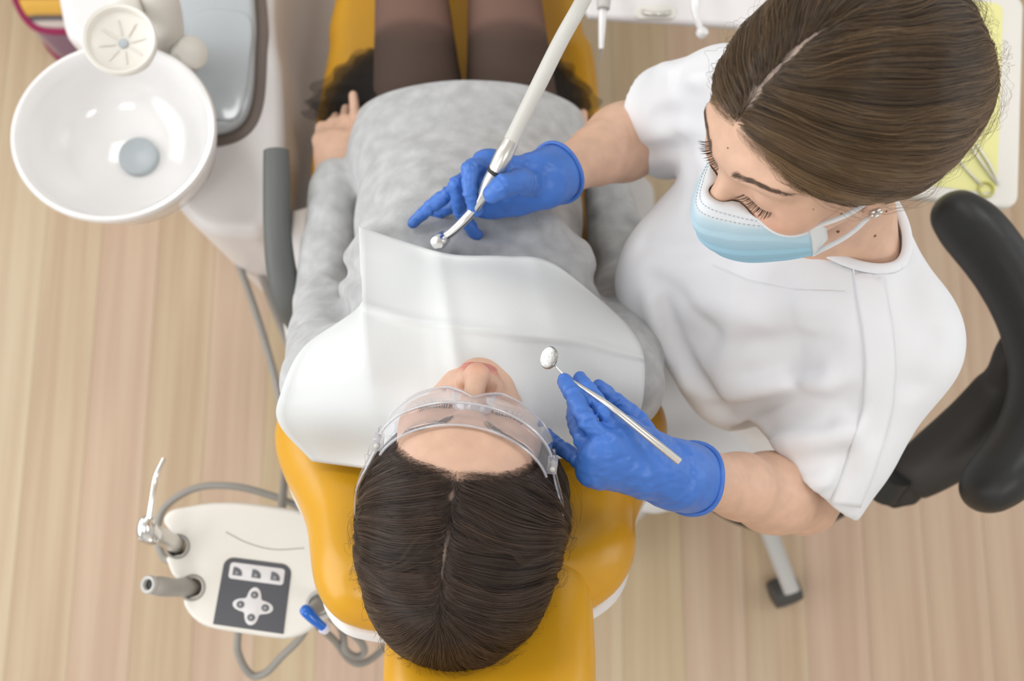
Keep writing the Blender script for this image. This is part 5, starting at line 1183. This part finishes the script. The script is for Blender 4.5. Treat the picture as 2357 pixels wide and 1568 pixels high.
# turbine handpiece and its hose
hp_ = thing('turbine_handpiece', WR(1110, 450, 1.08), 'steel dental turbine with a pale hose held in the upper gloved hand', 'handpiece')
tube('neck', [WR(1018, 549, 1.055), WR(1045, 530, 1.062), (WR(1083, 492, 1.075)), WR(1108, 455, 1.092), WR(1120, 432, 1.10)], [0.0048, 0.0050, 0.0054, 0.0060, 0.0064], M['chrome'], hp_, n=30, seg=18)
tube('body', [WR(1112, 448, 1.096), WR(1126, 420, 1.108), WR(1140, 396, 1.118)], [0.0060, 0.0075, 0.0082], M['satin'], hp_, n=12, seg=20)
hx = nrm(V3(-0.1, -0.35, 0.93)); lathe('head', [(0.0066, -0.0105), (0.0080, -0.0075), (0.0086, 0.0), (0.0084, 0.0068), (0.0072, 0.0096), (0.001, 0.0102)], WR(1014, 553, 1.056), nrm(V3(-0.35, -0.55, 0.75)), M['chrome'], hp_, seg=32)
tube('gasket', [WR(1139, 398, 1.1175), WR(1143, 391, 1.120)], 0.0091, M['darkslot'], hp_, n=3, seg=24, smooth=False)
tube('coupling', [WR(1142, 393, 1.119), WR(1160, 356, 1.128), WR(1175, 326, 1.132)], [0.0088, 0.0092, 0.0088], M['satin'], hp_, n=10, seg=20)
tube('hose', [WR(1175, 328, 1.132), WR(1195, 285, 1.135), WR(1240, 195, 1.14), WR(1290, 95, 1.145), WR(1340, 5, 1.14), WR(1400, -110, 1.06), WR(1440, -180, 0.95), V3(0.24, 0.95, 0.81)], [0.0082, 0.0076, 0.0082, 0.0082, 0.0082, 0.0082, 0.008, 0.008], M['hoselight'], hp_, n=60, seg=18)

# face mask
MB = mat('mask_blue', (0.34, 0.58, 0.70), 0.8, bump=0.08, bscale=500, attr='skin'); MW_ = mat('mask_white', (0.80, 0.82, 0.83), 0.8, bump=0.05, bscale=500)
ms = thing('face_mask', d2w(V3(0, 0.11, -0.06)[None])[0], 'pale blue pleated surgical mask over the face of the dentist', 'mask')
C = [[(-0.066, 0.034, -0.030), (-0.050, 0.069, -0.031), (-0.026, 0.094, -0.022), (0, 0.1125, -0.013), (0.026, 0.094, -0.022), (0.050, 0.069, -0.031), (0.066, 0.034, -0.036)],
     [(-0.069, 0.032, -0.046), (-0.052, 0.075, -0.040), (-0.028, 0.105, -0.037), (0, 0.1235, -0.036), (0.028, 0.105, -0.037), (0.052, 0.075, -0.040), (0.069, 0.032, -0.046)],
     [(-0.070, 0.030, -0.062), (-0.054, 0.075, -0.062), (-0.030, 0.105, -0.064), (0, 0.121, -0.066), (0.030, 0.105, -0.064), (0.054, 0.075, -0.062), (0.070, 0.030, -0.062)],
     [(-0.068, 0.026, -0.080), (-0.052, 0.069, -0.088), (-0.029, 0.096, -0.094), (0, 0.109, -0.097), (0.029, 0.096, -0.094), (0.052, 0.069, -0.088), (0.068, 0.026, -0.080)],
     [(-0.064, 0.022, -0.092), (-0.047, 0.056, -0.108), (-0.025, 0.075, -0.117), (0, 0.083, -0.120), (0.025, 0.075, -0.117), (0.047, 0.056, -0.108), (0.064, 0.022, -0.092)]]
C = np.array(C); C[:, :, 1] = np.where(np.abs(C[:, :, 0]) > 0.06, C[:, :, 1] + 0.020, C[:, :, 1]); C[:, :, 0] *= 0.955
G = grid_interp(C, 41, 57)
pl_ = np.zeros(41); 
for v0 in (0.34, 0.56, 0.76): pl_ += 0.0018 * (np.clip((np.linspace(0, 1, 41) - v0) / 0.012, 0, 1) - np.clip((np.linspace(0, 1, 41) - v0) / 0.2, 0, 1))
nrmv = np.cross(np.gradient(G, axis=1), np.gradient(G, axis=0)); nrmv /= np.linalg.norm(nrmv, axis=2)[..., None] + 1e-9; nrmv *= np.sign(nrmv[20, 28, 1])
G = G + nrmv * pl_[:, None, None] * 1.0
e0 = onto(hfD, G[0], 0.0015, 8); 
for r_i in range(7): G[r_i] = G[r_i] * (r_i / 7) + (1 - r_i / 7) * (e0 + (G[r_i] - G[0]))
mk = grid_mesh('cover', d2w(G.reshape(-1, 3)).reshape(G.shape), MB, ms, 0.0012)
vv = np.repeat(np.linspace(0, 1, 41), 57); w = 1 / (1 + np.exp(-(vv - 0.17) / 0.012)); w2 = np.clip((vv - 0.15) / 0.45, 0, 1)
mc_ = np.array([0.78, 0.80, 0.82]) * (1 - w[:, None]) + w[:, None] * (np.array([0.56, 0.70, 0.76]) * (1 - w2[:, None]) + w2[:, None] * np.array([0.36, 0.62, 0.76])); vcol(mk, mc_)
for vrow in (3, 6):
    for k in range(2, 55):
        if k % 1: continue
    Lp = G[vrow] + nrmv[vrow] * 0.0009
    seg_ = [np.stack([Lp[k], Lp[k] * 0.5 + Lp[k + 1] * 0.5]) for k in range(2, 54)]
    Vs = []; Fs = []; o_ = 0
    for q in seg_:
        v_, f_ = tube_geo(d2w(q), 0.00035, 2, 6, smooth=False); Vs.append(v_); Fs += [tuple(i + o_ for i in ff) for ff in f_]; o_ += len(v_)
    st_ = mesh('stitching', np.vstack(Vs), Fs, mat('stitch_grey', (0.45, 0.50, 0.53), 0.8), mk)
for s, col in ((1, 56), (-1, 0)):
    a, b = G[1, col], G[39, col]; ear = V3(s * 0.077, -0.012, -0.022)
    for q, e2 in ((a, ear + V3(0, 0, 0.010)), (b, ear + V3(0, 0, -0.012))):
        tube('ear_loop', d2w(np.array([q, q * 0.5 + e2 * 0.5 + V3(s * 0.006, 0, 0), e2, e2 + V3(-s * 0.004, -0.012, 0.004)])), 0.0022, MW_, ms, n=20, seg=8, flat=0.35)
    # inner grey-white side flap of the mask
    Gf = np.stack([np.stack([G[r, col] * (1 - t_) + (G[r, col] + V3(-s * 0.006, -0.020, 0)) * t_ for t_ in np.linspace(0, 1, 5)]) for r in range(4, 41, 4)])
    grid_mesh('side_fold', d2w(Gf.reshape(-1, 3)).reshape(Gf.shape), MW_, ms, 0.0008)

# hair of the dentist
shD = Field().ell((0, -0.014, 0.034), (0.0855, 0.108, 0.0875), 0.03).ell((0, -0.055, -0.005), (0.082, 0.078, 0.085), 0.05).ell((0, -0.115, -0.03), (0.05, 0.045, 0.05), 0.05)
shD.fold([(0.0, 0.088, 0.07), (0.0, 0.03, 0.12), (0.0, -0.05, 0.118)], -0.0028, 0.006)
FD_C, FD_R = V3(0, 0.122, -0.045), V3(0.112, 0.088, 0.122)
cap = Field(); cap.ops = list(shD.ops); cap.inflate(-0.0025); cap.ell(FD_C, FD_R * 1.01, 0.006, 's'); cap.half((0, 0.02, -0.028), (0, 0.75, -0.66)); cap.ell((0, 0.0, -0.09), (0.12, 0.07, 0.062), 0.01, 's')
cv, cq = cap.mesh((-0.12, -0.18, -0.12), (0.12, 0.12, 0.14), 0.0025, 1)
hd = mesh('hair', d2w(cv), cq, capm, dentist)
w = np.exp(-(cv[:, 0] / 0.0045) ** 2) * (cv[:, 2] > 0.05) * (1 / (1 + np.exp(-(cv[:, 1] + 0.05) / 0.012)))
vcol(hd, np.array([0.030, 0.020, 0.013]) * (1 - w[:, None]) + np.array([0.50, 0.38, 0.31]) * w[:, None])
rng = np.random.default_rng(21)
ra = scalp_roots(20000, rng, -0.03, None); n2 = 14000; sgn = rng.choice([-1, 1], n2)
rb = np.stack([sgn * rng.uniform(0.0012, 0.016, n2), rng.uniform(-0.09, 0.085, n2), np.full(n2, 0.115)], -1)
okf = lambda P: ((P - V3(0, 0.02, -0.028)) @ nrm(V3(0, 0.75, -0.66))) < 0.0
rc_ = hairline_band(shD, FD_C, FD_R, 8000, rng, 0.22, okf)
roots = onto(shD, np.vstack([ra, rb, rc_]), 0, 6)
roots = roots[((((roots - FD_C) / FD_R) ** 2).sum(1) > 1.0) & okf(roots)]
ATT = V3(0, -0.165, -0.045)
def flowD(P):
    sx = np.tanh(P[:, 0] / 0.003); near = np.exp(-(P[:, 0] / 0.045) ** 2); v = ATT - P; v /= np.linalg.norm(v, axis=1)[:, None]
    front = np.clip((P[:, 1] + 0.06) / 0.12, 0, 1)
    return v + (near * front)[:, None] * np.stack([sx * 0.95, -0.15 * np.ones_like(sx), np.zeros_like(sx)], -1) + (front * (1 - near))[:, None] * np.stack([np.zeros_like(sx), -0.2 * np.ones_like(sx), -0.35 * np.ones_like(sx)], -1)
n = len(roots); ph = phase(shD, roots, flowD, 0.006)
lk = 0.5 * streak(ph, 200, 41) + 0.35 * streak(ph, 560, 42) + 0.35 * streak(ph, 90, 43)
S = grow(shD, roots, flowD, 17, 0.0092, np.clip(0.003 + 0.0045 * lk + rng.uniform(-0.0015, 0.0015, n), 0.0003, 0.010), rng.uniform(0.6, 1.25, n), clump=0.0010, wav=0.13)
bad = (((S - FD_C) / (FD_R * 0.98)) ** 2).sum(2).min(1) < 1.0; S = S[~bad]; lk = lk[~bad]; ph = ph[~bad]
HAIRD = mat_hair('brown_hair', (0.020, 0.012, 0.0075), 0.36, 0.4, 0.35, col2=(0.27, 0.165, 0.08))
# lighter streaks towards the lengths at the back and side
pm_ = S[:, 8]; light = np.clip(0.12 + (0.45 + 0.65 * lk + 0.35 * streak(ph, 1300, 44)) * np.clip((0.115 - pm_[:, 2]) / 0.07, 0.15, 1) + rng.normal(0, 0.12, len(S)), 0, 1)
hair_curves('strands', d2w(S.reshape(-1, 3)).reshape(S.shape), 0.00020, HAIRD, hd, light)
k = 450; fr = roots[rng.choice(len(roots), k)]; S2 = grow(shD, fr, flowD, 16, 0.009, rng.uniform(0.004, 0.016, k), rng.uniform(0.6, 1.5, k), clump=0.004, wav=0.35, seed=5)
S2 = S2[(((S2 - FD_C) / (FD_R * 0.95)) ** 2).sum(2).min(1) > 1.0]
hair_curves('fly_away_hairs', d2w(S2.reshape(-1, 3)).reshape(S2.shape), 0.00008, HAIRD, hd, rng.uniform(0.4, 1, len(S2)))
baby_hair(hfD, shD, FD_C, FD_R, flowD, d2w, hd, HAIRD, 700, 62, okf)
brow_lash(hfD, d2w, dentist, (-1, 1), 13)
# flower ear stud and thin necklace
es = V3(0.0845, 0.003, -0.029); ec = d2w(es[None])[0]; en = DR @ nrm(V3(1, 0.3, 0.1)); s_, b_, a_ = frame(en)
er = lathe('earring', [(0.0016, -0.001), (0.002, 0.0008), (0.0004, 0.0016)], ec + en * 0.0022, en, M['chrome'], dentist, seg=12)
for q in range(5):
    a = 2 * math.pi * q / 5; pc = ec + en * 0.0022 + (math.cos(a) * s_ + math.sin(a) * b_) * 0.0038; lathe('petal', [(0.0008, -0.0004), (0.0021, 0.0), (0.0012, 0.001), (0.0002, 0.0012)], pc, en, M['chrome'], er, seg=10)
P_, h_, _ = march(bodyD, resample(np.array([(1885, 548), (1930, 535), (1975, 505), (2030, 478)], float), 26), 0.0008); nk = P_[h_]
if len(nk) > 5: tube('necklace', np.array(nk), 0.00055, M['satin'], dentist, n=40, seg=6)
